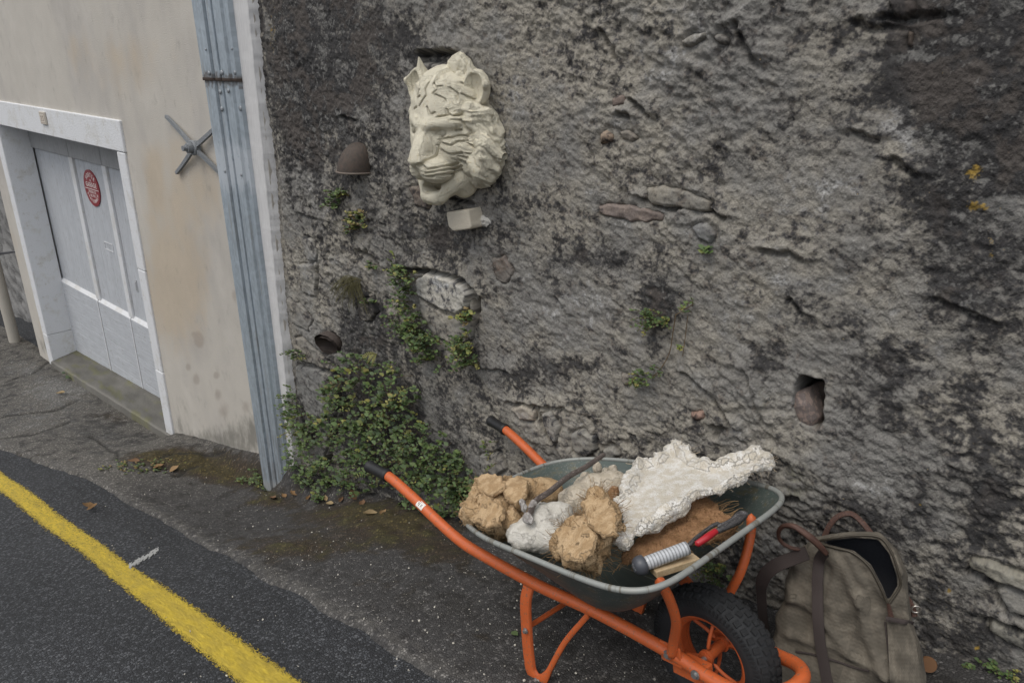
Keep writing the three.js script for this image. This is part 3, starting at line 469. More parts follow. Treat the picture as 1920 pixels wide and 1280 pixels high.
// ================================================================ house with garage door
const house = thing('house', 'cream rendered house front with white framed garage opening, left of the stone wall', 'house');
const HX0 = -7.5, HX1 = -3.05, HY0 = -1.5, HY1 = 3.6;
const facePatch = patches([[372, 640, 12, 16, 1.3], [352, 688, 6, 8, 1.1], [367, 712, 8, 12, 1.2], [404, 704, 7, 8, 1.2], [408, 740, 8, 12, 1.0], [420, 772, 12, 20, 0.9], [440, 554, 7, 14, 0.8], [460, 762, 10, 14, 0.8], [362, 626, 8, 6, 0.6]]);
const faceWarm = patches([[300, 500, 60, 160, 0.8], [380, 350, 40, 70, 0.6], [250, 130, 60, 60, 0.5], [330, 320, 20, 90, 0.5], [290, 330, 16, 60, 0.7], [80, 560, 10, 90, 1.1], [20, 500, 20, 80, 0.6], [330, 560, 60, 120, 0.5], [170, 90, 80, 40, 0.3]]);
const faceGrime = patches([[370, 830, 60, 26, 1.0], [450, 830, 50, 40, 1.1], [480, 800, 20, 50, 0.6], [85, 645, 14, 20, 1.0], [335, 790, 14, 30, 0.6]]);
const facadeMap = tex(1536, 1024, (i, j, o) => {
  const x = mix(-7.6, -3.0, i / 1536), y = mix(-1.4, 1.9, j / 1024);
  const l1 = fbm(x * 1.4, y * 0.9, 4, 0.55), l2 = fbm(x * 6, y * 5, 4, 0.6), l3 = n2(x * 130, y * 130), v = fbm(x * 5, y * 0.9, 3);
  let r = 0.54, g = 0.505, b = 0.45; const put = (c, a) => { r = mix(r, c[0], a); g = mix(g, c[1], a); b = mix(b, c[2], a); };
  put([0.475, 0.445, 0.405], sst(-0.2, 0.5, l1 + 0.4 * v)); put([0.6, 0.565, 0.515], 0.25 * sst(0.1, 0.5, v + 0.4 * l2 - 0.2 * l1));
  put([0.5, 0.41, 0.3], 0.7 * sst(0.2, 0.9, faceWarm(x, y) + 0.5 * l1 + 0.25 * l2));
  put([0.33, 0.28, 0.24], 0.55 * sst(0.3, 0.95, facePatch(x, y) + 0.4 * l2));
  put([0.13, 0.125, 0.105], 0.7 * sst(0.15, 1.5, faceGrime(x, y) + 0.7 * fbm(x * 14, y * 7, 4, 0.65)));
  const k = 1 + 0.05 * l3 + 0.05 * l2; o[0] = r * k; o[1] = g * k; o[2] = b * k;
}, { wrap: THREE.MirroredRepeatWrapping });
const facadeMat = std({ map: facadeMap, bumpMap: GRAINB, bumpScale: 0.0015, roughness: 0.92 });
facadeMat.bumpMap = GRAINB.clone(); facadeMat.bumpMap.repeat.set(14, 10);
const planeUV = (g) => { const p = g.attributes.position, uv = g.attributes.uv; for (let i = 0; i < p.count; i++) uv.setXY(i, (p.getX(i) + 7.6 + 0.3 * p.getZ(i)) / 4.6, (p.getY(i) + 1.4) / 3.3); return g; };
const OX0 = -7.09, OX1 = -4.77, OY1 = 0.89;             // garage opening
obj('wall', [bar(HX0, OX0 - 0.06, HY0, HY1, -0.4, 0), bar(OX1 + 0.06, HX1, HY0, HY1, -0.4, 0), bar(OX0 - 0.06, OX1 + 0.06, OY1 + 0.06, HY1, -0.4, 0)].map(planeUV), facadeMat, house);
obj('side_wall', bar(HX0 + 0.004, HX1 - 0.004, HY0, HY1, -3.4, -0.4), std({ color: rgb(0.45, 0.4, 0.33) }), house);
const roughcast = bumpTex(512, 512, tileable((x, y) => 0.5 + 0.5 * fbm(x / 7, y / 7, 3, 0.6), 512, 512)); roughcast.repeat.set(3, 24);
obj('corner_strip', grid(12, 500, (u, v) => { const y = mix(-1.1, HY1, v), e = u > 0.9 ? 1 : 0; return [mix(-3.25, -3.036, u) + (u > 0.8 ? 0.010 * fbm(y * 9, 2, 4) : 0), y, u > 0.95 ? -0.06 : 0.016 + 0.0012 * n2(y * 50, u * 9), u, v]; }), std({ color: rgb(0.8, 0.79, 0.785), bumpMap: roughcast, bumpScale: 0.0015, map: GRAIN, roughness: 0.95 }), house);
const whiteMap = (seed, dirt) => tex(512, 512, (i, j, o) => {
  const l1 = fbm(i / 90 + seed, j / 90, 4), l2 = fbm(i / 20 + seed, j / 26, 4, 0.65); let r = 0.71, g = 0.72, b = 0.735; const put = (c, a) => { r = mix(r, c[0], a); g = mix(g, c[1], a); b = mix(b, c[2], a); };
  put([0.64, 0.635, 0.62], sst(-0.1, 0.6, l1 + 0.4 * l2)); put([0.5, 0.48, 0.45], dirt * sst(0.5, 0.9, l2 + 0.3 * l1)); o[0] = r; o[1] = g; o[2] = b;
});
const paintStone = std({ map: whiteMap(1, 0.7), bumpMap: GRAINB, bumpScale: 0.0018, roughness: 0.85 });
const frame = (x0, x1, y0, y1, z0, z1, seed) => { // a rough painted stone block with uneven edges
  const g = new RoundedBoxGeometry(x1 - x0, y1 - y0, z1 - z0, 4, 0.008).translate((x0 + x1) / 2, (y0 + y1) / 2, (z0 + z1) / 2); boxUV(g, 1.3, seed, seed); return g;
};
obj('lintel', frame(OX0 - 0.115, OX1 + 0.125, OY1, 1.083, -0.21, 0.016, 0), paintStone, house);
const jl = [[-1.36, -1.0], [-0.998, OY1 - 0.003]];
for (const [a, b] of jl) obj('jamb_stone', frame(OX0 - 0.12, OX0 + 0.006 * n2(a * 9, 2), a, b, -0.21, 0.013 + 0.003 * n2(a * 5, 1), a), paintStone, house);
for (const [a, b] of [[-1.3, -0.62], [-0.618, 0.12], [0.122, OY1 - 0.003]]) obj('jamb_stone', frame(OX1, OX1 + 0.115 + 0.01 * n2(a * 7, 4), a, b, -0.21, 0.013 + 0.003 * n2(a * 5, 3), b), paintStone, house);
{
  const sillG = grid(60, 16, (u, v) => { const x = mix(OX0, OX1 + 0.1, u), t = v * 16, z = t < 2 ? 0.03 : mix(0.026, -0.24, (t - 2) / 14), y0 = mix(-1.258, -1.128, u), y = t < 1 ? y0 - 0.16 : t < 2 ? y0 - 0.008 : y0 + (0.026 - z) * 0.2 + 0.004 * n2(x * 9, z * 30); const l = fbm(x * 3, z * 9, 4, 0.6), k = 0.13 + 0.06 * l + (t < 2.5 ? 0.06 : 0), mo = sst(0.15, 0.5, fbm(x * 5 + 2, z * 14, 4) + 0.1); return [x, y, z + 0.008 * n2(x * 7, 2), x, z - y, k * 1.02, k * mix(0.97, 0.99, mo), k * mix(0.86, 0.6, mo)]; });
  obj('door_sill', sillG, std({ vertexColors: true, map: GRAIN, bumpMap: GRAINB, bumpScale: 0.003, roughness: 0.9 }), house);
}
// garage door: three leaves, plank fields above, horizontal boards below
const woodMap = tex(512, 512, (i, j, o) => { const l = fbm(i / 5, j / 130, 4, 0.6), m = fbm(i / 60, j / 60, 3), p = sst(0.42, 0.6, fbm(i / 8, j / 34, 4, 0.6) + 0.25 * m); let k = 0.93 + 0.14 * l + 0.08 * m; o[0] = 0.54 * k; o[1] = 0.56 * k; o[2] = 0.59 * k; if (p > 0) { o[0] = mix(o[0], 0.3, p * 0.5); o[1] = mix(o[1], 0.29, p * 0.5); o[2] = mix(o[2], 0.27, p * 0.5); } });
const woodBump = bumpTex(512, 512, (i, j) => 0.5 + 0.5 * fbm(i / 4, j / 110, 4, 0.6));
const paintWood = std({ map: woodMap, bumpMap: woodBump, bumpScale: 0.002, roughness: 0.6 });
const paintWood2 = paintWood.clone(); paintWood2.map = woodMap.clone(); paintWood2.map.rotation = Math.PI / 2; paintWood2.bumpMap = woodBump.clone(); paintWood2.bumpMap.rotation = Math.PI / 2;
const stripMat = std({ map: whiteMap(5, 0.5), roughness: 0.6, bumpMap: woodBump, bumpScale: 0.001 });
const greyWood = std({ map: woodMap, bumpMap: woodBump, bumpScale: 0.003, roughness: 0.85, color: rgb(0.72, 0.7, 0.67) });
const door = new THREE.Group(); door.name = 'garage_door'; house.add(door);
const sx = (n) => n * 0.137;
for (const [x0, x1] of [[-7.13, -6.245], [-6.242, -5.62], [-5.617, -4.74]]) obj('top_board', boxUV(frame(x0, x1 - 0.004, 0.69, 0.96, -0.24, -0.196, x0), 0.9, x0), greyWood, door);
const leaves = [[-7.12, -6.305], [-6.222, -5.665], [-5.585, -4.74]];
leaves.forEach(([x0, x1], n) => {
  const k = n === 1 ? 3 : 4, w = (x1 - x0) / k;
  for (let i = 0; i < k; i++) obj('plank', boxUV(bar(x0 + i * w + 0.0008, x0 + (i + 1) * w - 0.0008, -0.51, 0.694, -0.25, -0.224 + 0.0015 * HV[i + n * 5], 0.002), 1, sx(i + n), 0.2 * i), paintWood, door);
  const y0 = -1.215 + 0.018 * n, hB = (-0.515 - y0) / 6, a = n === 0 ? -7.12 : x0 - 0.036, b = n === 2 ? -4.74 : x1 + 0.036;
  for (let i = 0; i < 6; i++) obj('board', boxUV(bar(a, b - 0.004, y0 + i * hB + 0.0009, y0 + (i + 1) * hB - 0.0009, -0.24, -0.2 + 0.0012 * HV[i * 3 + n], 0.0025), 1, sx(i * 2 + n)), paintWood2, door);
  const led = new THREE.ExtrudeGeometry(new THREE.Shape([[-0.2, -0.516], [-0.225, -0.484], [-0.23, -0.516]].map((p) => new THREE.Vector2(...p))), { depth: b - a - 0.004, bevelEnabled: false }); led.rotateY(Math.PI / 2); led.scale(1, 1, -1); // profile runs along x
  const p = led.attributes.position; for (let i = 0; i < p.count; i++) p.setXYZ(i, a + Math.abs(p.getX(i)), p.getY(i), p.getZ(i) > 0 ? -p.getZ(i) : p.getZ(i)); led.computeVertexNormals();
  obj('ledge', led, stripMat, door);
});
for (const [a, b] of [[-6.302, -6.225], [-5.662, -5.588]]) { obj('cover_strip', boxUV(bar(a, b, -0.5, 0.69, -0.24, -0.205, 0.003), 1, a), stripMat, door); obj('cover_strip', boxUV(bar(a + 0.02, a + 0.034, -1.2, -0.519, -0.205, -0.1955, 0.002), 1, a), stripMat, door); }
obj('lock_plate', [bar(-5.462, -5.432, -0.25, -0.155, -0.223, -0.2185, 0.002), bar(-5.455, -5.439, -0.235, -0.17, -0.219, -0.213, 0.002)], std({ color: rgb(0.5, 0.51, 0.52), roughness: 0.5, metalness: 0.3 }), door);
obj('bolt_plate', [bar(-5.93, -5.77, 0.0, 0.006, -0.223, -0.2195), bar(-5.93, -5.77, 0.06, 0.066, -0.223, -0.2195), bar(-5.93, -5.924, 0.006, 0.06, -0.223, -0.2195), bar(-5.776, -5.77, 0.006, 0.06, -0.223, -0.2195)], stripMat, door);

// round enamel sign on the door
{
  const N = 512, cv = document.createElement('canvas'); cv.width = cv.height = N; const c = cv.getContext('2d');
  c.fillStyle = '#8d1f26'; c.fillRect(0, 0, N, N); c.fillStyle = '#e4dcd6'; c.textAlign = 'center'; c.textBaseline = 'middle';
  const arc = (s, r, mid, step, size, up) => { c.font = `bold ${size}px sans-serif`; const n = s.length; for (let i = 0; i < n; i++) { const a = mid + (i - (n - 1) / 2) * step * (up ? 1 : -1); c.save(); c.translate(N / 2 + r * Math.cos(a), N / 2 + r * Math.sin(a)); c.rotate(a + (up ? Math.PI / 2 : -Math.PI / 2)); c.fillText(s[i], 0, 0); c.restore(); } };
  arc('SORTIE', 188, -Math.PI / 2, 0.31, 84, true);
  c.font = 'bold 44px sans-serif'; c.fillText('DE', N / 2, 148); c.font = 'bold 96px sans-serif'; c.fillText('GARAGE', N / 2, 212);
  c.fillRect(22, 266, N - 44, 12); c.font = 'bold 54px sans-serif'; c.fillText('PRIERE DE', N / 2, 312); c.fillText('NE PAS', N / 2, 366);
  arc('STATIONNER', 190, Math.PI / 2, 0.235, 66, false);
  const t = new THREE.CanvasTexture(cv); t.colorSpace = THREE.SRGBColorSpace;
  const s = thing('garage_sign', 'round red enamel sign reading SORTIE DE GARAGE on the grey garage door', 'sign', [-5.956, 0.483, -0.221]);
  const face = new THREE.CircleGeometry(0.139, 64); face.translate(0, 0, 0.0056);
  obj('sign_face', face, std({ map: t, roughness: 0.35 }), s); const rimG = new THREE.CylinderGeometry(0.142, 0.142, 0.005, 64); rimG.rotateX(Math.PI / 2); rimG.translate(0, 0, 0.0025); obj('backing', rimG, std({ color: rgb(0.32, 0.03, 0.035), roughness: 0.4 }), s);
}
{ // house number
  const cv = document.createElement('canvas'); cv.width = 256; cv.height = 220; const c = cv.getContext('2d'); c.fillStyle = '#cfc6b8'; c.fillRect(0, 0, 256, 220); c.strokeStyle = '#7d6a5a'; c.lineWidth = 8; c.strokeRect(20, 20, 216, 180); c.fillStyle = '#6f5546'; c.font = 'bold 150px serif'; c.textAlign = 'center'; c.textBaseline = 'middle'; c.fillText('11', 128, 116);
  const t = new THREE.CanvasTexture(cv); t.colorSpace = THREE.SRGBColorSpace;
  const s = thing('house_number_plate', 'small cream tile with the number 11 on the white lintel', 'house number', [-5.93, 1.013, 0.0165]);
  obj('tile', bar(-0.054, 0.054, -0.044, 0.044, 0, 0.012, 0.004), std({ color: rgb(0.55, 0.5, 0.43), roughness: 0.4 }), s);
  const f = new THREE.PlaneGeometry(0.096, 0.078); f.translate(0, 0, 0.0128); obj('digits', f, std({ map: t, roughness: 0.4 }), s);
}
{ // cross-shaped iron wall tie
  const m = std({ color: rgb(0.36, 0.38, 0.4), roughness: 0.6, metalness: 0.35, map: GRAIN, bumpMap: GRAINB, bumpScale: 0.003 });
  const t = thing('wall_anchor', 'grey painted iron cross wall tie on the cream house front beside the steel post', 'wall anchor', [-3.7, 1.007, 0.004]);
  const arm = (x, y) => { const L = Math.hypot(x, y), g = new THREE.BoxGeometry(L, 0.023, 0.016, 8, 1, 1), p = g.attributes.position; for (let i = 0; i < p.count; i++) { const s = (p.getX(i) + L / 2) / L; p.setX(i, s * L); p.setY(i, p.getY(i) * (1 - 0.25 * s)); p.setZ(i, p.getZ(i) + 0.011 + 0.022 * (1 - s) * (1 - s)); } g.rotateZ(Math.atan2(y, x)); g.computeVertexNormals(); return g; };
  for (const [x, y] of [[-0.31, 0.14], [-0.285, -0.165], [0.30, 0.16], [0.29, -0.15]]) obj('arm', arm(x, y), m, t);
  obj('boss', [new THREE.CylinderGeometry(0.034, 0.04, 0.028, 14).rotateX(Math.PI / 2).translate(0, 0, 0.026), new THREE.TorusGeometry(0.032, 0.009, 8, 20).translate(0, 0, 0.036)], m, t);
  obj('nut', [new THREE.CylinderGeometry(0.026, 0.028, 0.03, 6).rotateX(Math.PI / 2).translate(-0.004, 0, 0.054), new THREE.CylinderGeometry(0.014, 0.014, 0.026, 10).rotateX(Math.PI / 2).translate(-0.004, 0, 0.078)], m, t);
}
{ // galvanised cable cover that climbs the house corner
  const post = thing('steel_cover_post', 'tall ribbed galvanised steel cable cover at the corner of the house and the stone wall', 'steel cover');
  const prof = [[0, -0.12], [0.01, 0], [0.14, 0.002], [0.165, 0.012], [0.37, 0.014], [0.39, -0.008], [0.425, -0.008], [0.445, 0.011], [0.575, 0.011], [0.595, -0.008], [0.63, -0.008], [0.65, 0.014], [0.85, 0.013], [0.875, 0.002], [0.99, 0], [1, -0.03]];
  const yJ = onWall(412, 150, 0.12).y, vJ = (yJ + 1.06) / 4.56, vP = (onWall(438, 316, 0.12).y + 1.06) / 4.56;
  const zn = tex(256, 2048, (i, j, o) => {
    const y = j / 2048, c = cell(i / 10, j / 9), v = fbm(i / 9, j / 160, 4, 0.6), l = fbm(i / 40, j / 40, 4); let k = 0.43 + 0.07 * (HV[c.id] - 0.5) + 0.04 * v + 0.06 * l, r = k * 0.88, g = k * 1.0, b = k * 1.1;
    const put = (q, a) => { r = mix(r, q[0], a); g = mix(g, q[1], a); b = mix(b, q[2], a); };
    put([0.3, 0.29, 0.27], 0.6 * sst(0.3, 0.7, fbm(i / 22 + 7, j / 300, 4)));
    const pa = sst(0.0, 0.02, 0.033 - Math.abs(y - vP) + 0.012 * fbm(i / 26, j / 60, 4, 0.7)); put([0.58, 0.62, 0.66], 0.8 * pa * (fbm(i / 14, j / 20, 4, 0.65) > 0.5 ? 0.2 : 1));      // brushed patch of pale paint
    put([0.09, 0.06, 0.04], 0.7 * sst(0.009, 0.001, Math.abs(y - vJ) + 0.008 * fbm(i / 14, j / 14, 3)));             // rust at the joint
    put([0.42, 0.42, 0.41], 0.7 * sst(0.056, 0.05, y + 0.006 * fbm(i / 18, 3, 3))); put([0.17, 0.15, 0.13], 0.5 * sst(0.2, 0.06, y) * sst(0.0, 0.5, fbm(i / 12, j / 90, 4) + 0.15) * sst(0.05, 0.06, y));
    o[0] = r; o[1] = g; o[2] = b;
  });
  const zm = std({ map: zn, metalness: 0.2, roughness: 0.5, bumpMap: GRAINB, bumpScale: 0.001 });
  const LB = [-3.222, -1.06], LT = [-3.417, 3.5], RB = [-3.1, -1.06], RT = [-3.243, 3.5];
  const at = (t, y, grow = 0) => { const s = (y + 1.06) / 4.56, xl = mix(LB[0], LT[0], s), xr = mix(RB[0], RT[0], s), i = Math.min(prof.length - 2, prof.findIndex((p, k) => k < prof.length - 1 && t <= prof[k + 1][0])), a = prof[i], b = prof[i + 1], z = mix(a[1], b[1], (t - a[0]) / (b[0] - a[0])); return [mix(xl, xr, t) + (t - 0.5) * grow * 0.5, y, z * 1.05 + mix(0.125, 0.035, t) + grow]; };
  const T = []; prof.forEach((p, k) => { T.push(p[0]); if (k < prof.length - 1) T.push(mix(p[0], prof[k + 1][0], 0.5)); });
  const sheet = (y0, y1, grow) => toCreasedNormals(grid(T.length - 1, 30, (u, v) => { const t = T[Math.round(u * (T.length - 1))], y = mix(y0, y1, v), p = at(t, y, grow); return [...p, t, (y + 1.06) / 4.56]; }), 0.15);
  obj('lower_sheet', sheet(-1.06, yJ + 0.06, 0), zm, post); obj('upper_sheet', sheet(yJ, 3.5, 0.006), zm, post);
  obj('joint_band', grid(T.length - 1, 4, (u, v) => { const t = T[Math.round(u * (T.length - 1))], p = at(t, yJ - 0.006 + v * 0.014, 0.0085 - 0.003 * Math.abs(v - 0.5)); return [...p, t, vJ]; }), std({ color: rgb(0.07, 0.05, 0.04), roughness: 0.9, map: GRAIN }), post);
  for (const [u, v, r] of [[402, 137, 0.01], [415, 136, 0.012], [433, 136, 0.01], [405, 172, 0.011], [436, 170, 0.011], [410, 204, 0.012], [441, 203, 0.013], [421, 321, 0.008], [452, 328, 0.008], [396, 93, 0.006], [425, 91, 0.006]]) {
    let z = 0.1, p = null; for (let k = 0; k < 8; k++) { const q = onWall(u, v, z), s = (q.y + 1.06) / 4.56, t = clamp((q.x - mix(LB[0], LT[0], s)) / (mix(RB[0], RT[0], s) - mix(LB[0], LT[0], s)), 0.05, 0.95); p = at(t, q.y, q.y > yJ ? 0.006 : 0); z = mix(z, p[2], 0.7); }
    const g = new THREE.SphereGeometry(r, 14, 6, 0, 6.2832, 0, Math.PI / 2); g.rotateX(Math.PI / 2); g.scale(1, 1, 0.45); g.translate(...p); obj('rivet', g, std({ color: rgb(0.33, 0.35, 0.37), metalness: 0.5, roughness: 0.5 }), post);
  }
}
{ // neighbouring wall and downpipe at the far left
  const n = thing('neighbour_wall', 'grey rubble wall beyond the far end of the cream house', 'wall');
  obj('masonry', grid(120, 120, (u, v) => { const x = mix(-13, HX0 - 0.004, u), y = mix(-2.2, 3.2, v), c = cell(x * 4 + 0.3 * n2(x * 6, y * 6), y * 7), e = sst(0.03, 0.2, c.f2 - c.f1), k = mix(0.12, 0.2 + 0.16 * HV[c.id], e); return [x, y, -0.34 + 0.03 * e + 0.01 * n2(x * 9, y * 9), x, y, k, k * 0.98, k * 0.95]; }), std({ vertexColors: true, map: GRAIN, roughness: 0.95, bumpMap: GRAINB, bumpScale: 0.006 }), n);
  const a = onGround(27, 640), p = thing('downpipe', 'cream plastic downpipe at the left end of the house front', 'downpipe', [a.x, 0, a.z]);
  const pm = std({ color: rgb(0.56, 0.52, 0.45), roughness: 0.5, map: GRAIN });
  obj('pipe', new THREE.CylinderGeometry(0.05, 0.05, 5, 24, 1).translate(0, a.y + 2.5, 0), pm, p);
  const cy = onWall(4, 477, a.z).y; obj('collar', new THREE.CylinderGeometry(0.056, 0.056, 0.1, 24).translate(0, cy, 0), pm, p); obj('bracket', [new THREE.CylinderGeometry(0.059, 0.059, 0.03, 24).translate(0, cy - 0.07, 0), bar(-0.012, 0.012, cy - 0.08, cy - 0.06, -0.45, 0)], std({ color: rgb(0.2, 0.2, 0.21), roughness: 0.5 }), p);
}
// ================================================================ tiger head in cream plaster on the wall
const bake = (g, o) => { g.translate(...o); return g; };
{
  const O = [-1.795, 1.2, 0.012];
  const plaster = std({ color: rgb(0.8, 0.745, 0.59), map: tex(512, 512, (i, j, o) => { const l = fbm(i / 70, j / 70, 4, 0.6), m = sst(0.3, 0.6, fbm(i / 22 + 4, j / 34, 4, 0.65) + 0.25 * l), k = 0.95 + 0.1 * l; o[0] = k * mix(1, 0.86, m); o[1] = k * mix(1, 0.82, m); o[2] = k * mix(1, 0.74, m); }), bumpMap: GRAINB, bumpScale: 0.005, roughness: 0.72 });
  const T = thing('tiger_sculpture', 'cream plaster tiger head with open mouth mounted high on the stone wall', 'sculpture', O);
  const at = (u, v, z) => { const p = onWall(u, v, z + O[2]); return [p.x - O[0], p.y - O[1]]; };
  // modelling-tool strokes, read from the photograph in two enlargements, as lines scored into the surface
  const A = (pts, z, w = 0.0032, d = 0.0085) => ({ P: pts.map(([x, y]) => at(740 + x * 0.15625, 80 + y * 0.15625, z)), w, d });
  const B = (pts, z, w = 0.0034, d = 0.009) => ({ P: pts.map(([x, y]) => at(740 + x * 0.15625, 240 + y * 0.15625, z)), w, d });
  const cuts = [
    A([[470, 625], [550, 670], [570, 700]], 0.13), A([[580, 800], [590, 850], [640, 885], [690, 870], [740, 760]], 0.135), A([[720, 615], [815, 715]], 0.11), A([[770, 770], [815, 860]], 0.115), A([[480, 895], [580, 870]], 0.145), A([[380, 770], [430, 860], [470, 835]], 0.14),
    A([[500, 490], [530, 530], [600, 520]], 0.1), A([[620, 540], [680, 610], [690, 680]], 0.115), A([[840, 890], [915, 840], [900, 960], [915, 1010], [860, 1100], [830, 1180]], 0.1), A([[700, 925], [760, 930], [820, 1050]], 0.115), A([[700, 1050], [745, 1050]], 0.12), A([[330, 660], [370, 630]], 0.1), A([[300, 790], [345, 765]], 0.1),
    A([[550, 1165], [640, 1140]], 0.125), A([[600, 1200], [690, 1230], [730, 1190], [820, 1180]], 0.115), A([[440, 480], [420, 560], [455, 640]], 0.1), A([[500, 560], [470, 610]], 0.12), A([[700, 480], [790, 560], [840, 640]], 0.1), A([[360, 560], [340, 640]], 0.09), A([[390, 640], [330, 760]], 0.12),
    B([[560, 200], [600, 260], [680, 320], [780, 300]], 0.115), B([[600, 170], [640, 200], [690, 215]], 0.115), B([[400, 500], [480, 480], [560, 440]], 0.175, 0.004), B([[390, 540], [500, 520], [590, 480]], 0.175, 0.004), B([[410, 580], [520, 570], [600, 520]], 0.17, 0.004), B([[430, 80], [425, 150], [390, 320], [340, 440]], 0.18, 0.004), B([[240, 450], [290, 450], [325, 480]], 0.2, 0.004, 0.008),
    B([[900, 160], [1000, 230], [1050, 330]], 0.07), B([[800, 330], [900, 370], [1000, 440]], 0.09), B([[900, 300], [1000, 330]], 0.08), B([[820, 380], [880, 410], [960, 430]], 0.08, 0.005), B([[1140, 200], [1200, 300]], 0.05), B([[1060, 120], [1110, 60]], 0.06), B([[700, 120], [780, 90], [860, 100]], 0.1), B([[720, 360], [760, 420]], 0.1, 0.003, 0.003),
  ];
  const stroke = (x, y, z) => { if (z < 0.03) return 0; let s = 0; for (const c of cuts) for (let i = 1; i < c.P.length; i++) { const a = c.P[i - 1], b = c.P[i], ex = b[0] - a[0], ey = b[1] - a[1], t = clamp(((x - a[0]) * ex + (y - a[1]) * ey) / (ex * ex + ey * ey)), d = Math.hypot(a[0] + ex * t - x, a[1] + ey * t - y); if (d < 0.012) s = Math.max(s, c.d * Math.exp(-(d * d) / (c.w * c.w)) - 0.25 * c.d * Math.exp(-Math.pow((d - 0.007) / 0.004, 2))); } return s; };
  const hair = (x, y, z, amp) => { const r = Math.hypot(x, y - 0.0), th = Math.atan2(y, Math.abs(x) + 1e-6), w = 0.25 * n3(x * 14, y * 14, z * 14); return amp * (1 - 2.4 * Math.abs(n3((th + w) * 9, r * 9, 3.3 + z * 5))) + amp * 0.55 * (1 - 2.4 * Math.abs(n3((th + w) * 21, r * 14, 9 + z * 9))); };
  const m = (x) => Math.abs(x);
  const sockets = (d, x, y, z) => { d = smax(d, -sdEll(m(x), y, z, 0.068, 0.041, 0.148, 0.03, 0.015, 0.03), 0.01); return d; };
  const headF = (x, y, z) => {
    const X = m(x);
    let d = sdEll(x, y, z, 0, 0.085, 0.0, 0.155, 0.165, 0.142);
    d = x > 0 ? smin(d, sdEll(X, y, z, 0.1, -0.01, 0.015, 0.105, 0.11, 0.085), 0.05) : smin(d, sdEll(X, y, z, 0.06, 0.0, 0.015, 0.085, 0.1, 0.08), 0.05);
    d = smin(d, sdEll(x, y, z, 0, 0.0, 0.07, 0.095, 0.1, 0.07), 0.05);
    d = smin(d, sdCap(x, y, z, [0, 0.075, 0.118], [0, -0.04, 0.168], 0.031, 0.034), 0.022);          // broad flat bridge of the nose
    d = smin(d, sdEll(x, y, z, 0, -0.056, 0.172, 0.04, 0.02, 0.034), 0.012);                         // nose leather
    d = smin(d, x > 0 ? sdEll(X, y, z, 0.042, -0.085, 0.125, 0.058, 0.046, 0.062) : sdEll(X, y, z, 0.026, -0.085, 0.12, 0.042, 0.044, 0.06), 0.02);                    // whisker pads
    d = smin(d, sdCap(X, y, z, [0.02, 0.064, 0.15], [x > 0 ? 0.105 : 0.078, 0.078, 0.106], 0.017, 0.023), 0.012);   // brow ridges
    d = smin(d, sdEll(X, y, z, x > 0 ? 0.085 : 0.055, -0.01, 0.085, 0.045, 0.035, 0.035), 0.03);                     // cheek bones
    d = sockets(d, x, y, z);
    d = smax(d, -sdCap(X, y, z, [0.016, -0.07, 0.207], [0.026, -0.062, 0.19], 0.007, 0.006), 0.004); // nostrils
    d = smax(d, -sdCap(x, y, z, [0, -0.075, 0.21], [0, -0.12, 0.2], 0.004, 0.003), 0.004);
    d = smax(d, -sdEll(x, y, z, 0, -0.15, 0.13, 0.09, 0.022, 0.09), 0.008);                         // open mouth
    for (let k = 0; k < 4; k++) { const yy = -0.074 - k * 0.014, q = y - yy + 0.35 * (X - 0.05) * (X - 0.02) * 4; d += 0.0028 * Math.exp(-(q * q) / 0.000012) * sst(0.012, 0.03, X) * sst(0.1, 0.08, X) * sst(0.09, 0.12, z); }
    const face = sst(0.11, 0.2, Math.hypot(x * 1.1, (y + 0.02) * 0.8)) * sst(0.17, 0.1, z);
    d -= mix(hair(x, y, z, 0.0008), 0.85 * strand(x, y, z), face) + 0.0012 * fbm3(x * 60, y * 60, z * 60, 2) - stroke(x, y, z);
    return smax(d, -(z + 0.02), 0.004);
  };
  // mane: heavy locks round both sides and under the cheeks
  const R = rng(21), locks = [];
  for (let k = 0; k < 15; k++) {                          // a few heavy locks that break the outline on the near side
    const a = 0.85 - 1.4 * (k / 14) + 0.2 * (R() - 0.5), r0 = 0.15 + 0.05 * R(), L = 0.07 + 0.04 * R(), b = a - 0.75 - 0.5 * R(), z0 = 0.07 - 0.02 * R(), p0 = [Math.cos(a) * r0, Math.sin(a) * r0 * 1.05 - 0.01, z0];
    const p1 = [p0[0] + Math.cos(b) * L * 0.4, p0[1] + Math.sin(b) * L * 0.4, z0 + 0.006], p2 = [p1[0] + Math.cos(b - 0.4) * L * 0.35, p1[1] + Math.sin(b - 0.4) * L * 0.35, z0 - 0.01], p3 = [p2[0] + Math.cos(b + 0.5) * L * 0.3, p2[1] + Math.sin(b + 0.3) * L * 0.3, z0 - 0.03];
    if (p3[1] < -0.125 || p0[1] < -0.1) continue;
    locks.push([p0, p1, p2, p3, 0.012 + 0.005 * R()]);
  }
  const strand = (x, y, z) => { const dx = Math.abs(x), dy = y + 0.03, r = Math.hypot(dx, dy), th = Math.atan2(dy, dx), w = 0.35 * n3(x * 11, y * 11, z * 11) + 0.12 * n3(x * 30, y * 30, z * 30), q = th + 2.6 * r + w; const rg = (k, l, o) => 1 - 2.6 * Math.abs(n3(q * k, r * l, o + z * 6)); return 0.0085 * rg(3.6, 9, 1.3) + 0.0075 * rg(8, 13, 5.1) + 0.0042 * rg(19, 16, 8.7); };
